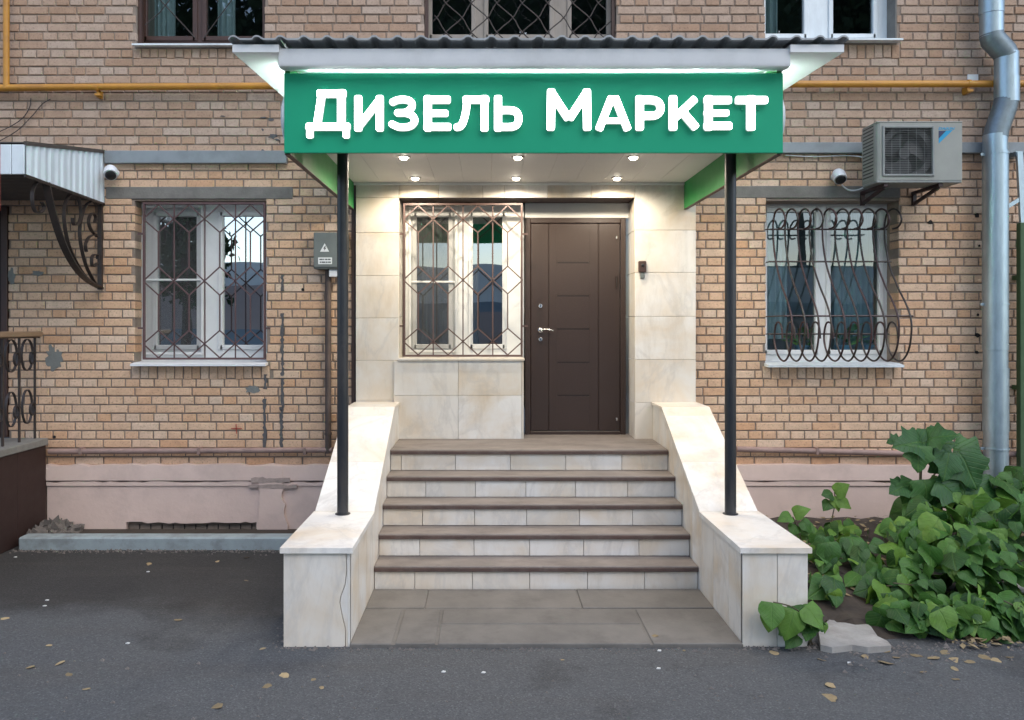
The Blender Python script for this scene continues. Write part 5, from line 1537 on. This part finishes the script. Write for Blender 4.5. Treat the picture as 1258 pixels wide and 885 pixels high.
edge = [(1064,807,.034),(1085,800,.03),(1092,815,.045),(1100,808,.03),(1128,806,.03),(1148,808,.04),(1160,803,.03),(1172,811,.04),(1190,814,.03),(1207,807,.034),(1222,811,.032),(1240,808,.03)]
nth = ['first','second','third','fourth','fifth','sixth','seventh','eighth','ninth','tenth','eleventh','last']
fallen += [(a, b, c, 'dry leaf along the plant bed edge, %s one counting from the broken concrete slab' % nth[i]) for i, (a, b, c) in enumerate(edge)]
for (px, py, r, lab) in fallen:
    on = 0.027 if (455 < px < 900 and py < 795) else 0.0
    p = gnd(px, py, on)
    o = inst('fallen_leaf', random.choice(fl), None, (p.x, p.y, on + .002), (random.uniform(-.2,.2), random.uniform(-.2,.2), random.uniform(0,6.3)), (r, r, r))
    tag(o, lab, 'leaf', 'leaves fallen on the ground')
SCR = ((182,703,'white scrap below the vent, beside a dry leaf'),(58,738,'upper of two white scraps lying together at far left'),(19,685,'white scrap nearest the brown porch'),(157,791,'lone white scrap on the asphalt far left of the left block'),(55,745,'lower of two white scraps lying together at far left'),
  (1043,815,'white scrap in front of the broken concrete slab'),(810,800,'white scrap against the slab edge, right of centre'),(809,822,'white scrap out on the asphalt, right of centre'),(545,826,'left one of two white scraps before the steps'),(594,827,'right one of two white scraps before the steps'))
for (px, py, lab) in SCR:
    p = gnd(px, py); c = MB().prism([(p.x+dx_*.012, p.y+dy_*.008) for dx_, dy_ in ((-1,-.6),(.6,-1),(1,.4),(-.3,1))], 'z', .001, .006)
    o = obj('scrap', c, M['litter']); tag(o, lab, 'litter', 'white scraps on the asphalt')

# potted plants on the sill inside the right window
for i, (px, h_) in enumerate(((985, .28), (1035, .34), (1068, .2))):
    c = Vector((XX(px,.36), .36, 1.56))
    t_ = thing('potted_plant', ['potted plant behind the left pane of the right window', 'bushy potted plant behind the mullion of the right window', 'small potted plant at the right end of the inside sill'][i], 'potted plant', tuple(c), 'house plants inside the right window')
    obj('pot', MB().lathe([(.05,0),(.068,.12),(.074,.12),(.074,.135),(.06,.135)], c, 'z', 18), M['pot'], t_, smooth=True)
    for k in range(12):
        a = random.uniform(0, 6.28); d = Vector((math.cos(a), math.sin(a)*.6, random.uniform(.2, 1.3)))
        p = c + Vector((0,0,.13)) + Vector((d.x*.05, d.y*.05, random.uniform(0, h_*.5)))
        add_leaf(t_, p, d, (-d.x*.4, -d.y*.4-.3, 1), random.uniform(.5,1)*h_*.7, [leaves[1]], .5)
o = obj('inner_sill', MB().box(2.5, 3.8, yr+.08, .62, 1.535, 1.558), M['upvc'], bpy.data.objects['brick_building'])

# ------------------------------------------------------------------ across the yard (seen mirrored in the windows)
op = thing('facing_building', 'long low pale building across the yard mirrored in the windows', 'building', (2, -30, 0))
obj('lower_wall', MB().box(-9, 24, -34, -29.9, 0, 3.0), M['shutter'], op)
obj('upper_wall', MB().box(-9, 24, -34, -30, 3.0, 4.7), M['facade'], op)
for k in range(9): obj('gate', MB().box(-7.5+k*3.5, -5+k*3.5, -29.9, -29.85, 0, 2.5), M['shutter'] if k % 2 else M['facade_pink'], op)
op2 = thing('facing_house', 'pale tall house across the yard mirrored in the left window', 'building', (-22, -30, 0))
obj('base_wall', MB().box(-40, -9.5, -42, -30.9, 0, 1.7), M['shutter'], op2)
obj('lower_wall', MB().box(-40, -9.5, -42, -31, 1.7, 3.9), M['facade_pink'], op2)
obj('upper_wall', MB().box(-40, -9.5, -42, -31, 3.9, 5.0), M['facade'], op2)
for i in range(5):
    for k in range(1): obj('window', MB().box(-38+i*3.6, -36.6+i*3.6, -31.05, -30.98, 2.1, 3.5), M['dark'], op2)
def tree(x, y, h, r, label, n=9000):
    t_ = thing('tree', label, 'tree', (x, y, 0), 'trees across the yard')
    obj('trunk', MB().sweep([(x,y,0),(x+.1,y,h*.3),(x-.1,y+.1,h*.7)], [(.22*math.cos(a), .22*math.sin(a)) for a in [k*math.pi/4 for k in range(8)]], (1,0,0)), M['bark'], t_)
    cl = [Vector((random.gauss(0,.45)*r, random.gauss(0,.4)*r, random.uniform(.32 if r < 3 else .52,1.0)*h)) for _ in range(90 if r > 3 else 30)]
    vs_, fs_ = [], []
    for k in range(n):
        c = random.choice(cl); q = Vector((random.gauss(0,1), random.gauss(0,1), random.gauss(0,.8)))*r*.22
        p = Vector((x,y,0)) + c + q; a = Vector((random.gauss(0,1),random.gauss(0,1),random.gauss(0,1))).normalized()*random.uniform(.12,.32)*(1.25 if r > 3 else .8); b = a.orthogonal().normalized()*a.length*.7
        i = len(vs_); vs_ += [p-a, p-b, p+a, p+b]; fs_.append((i,i+1,i+2,i+3))
    obj('crown', MB().add(vs_, fs_), M['foliage'], t_, fix=False)
for (x, y, h, r, n, lab) in ((-13.0,-26,9,1.7,3500,'slim dark tree before the pale house, mirrored in the right pane of the left window'),(-17.6,-25,9,1.0,1500,'thin young tree before the pale house, mirrored in the left window'),
        (-25,-46,26,7,9000,'tall tree behind the pale house, leftmost in the mirrored row'),(-15,-46,26,7,11000,'tall tree behind the pale house, near its right end, mirrored in the upper left window'),
        (-5,-41,25,6.5,10500,'tall tree behind the long low building, at its left end, mirrored'),(3,-40,24,6,10000,'tall tree behind the long low building, mirrored over the sign'),(11,-41,25,6.5,10500,'tall tree behind the middle of the long low building, mirrored'),
        (19,-40,25,6.5,10500,'tall tree mirrored in the right upper window'),(27,-41,25,6.5,10000,'tall tree at the right end of the mirrored row')):
    tree(x, y, h, r, lab, n)
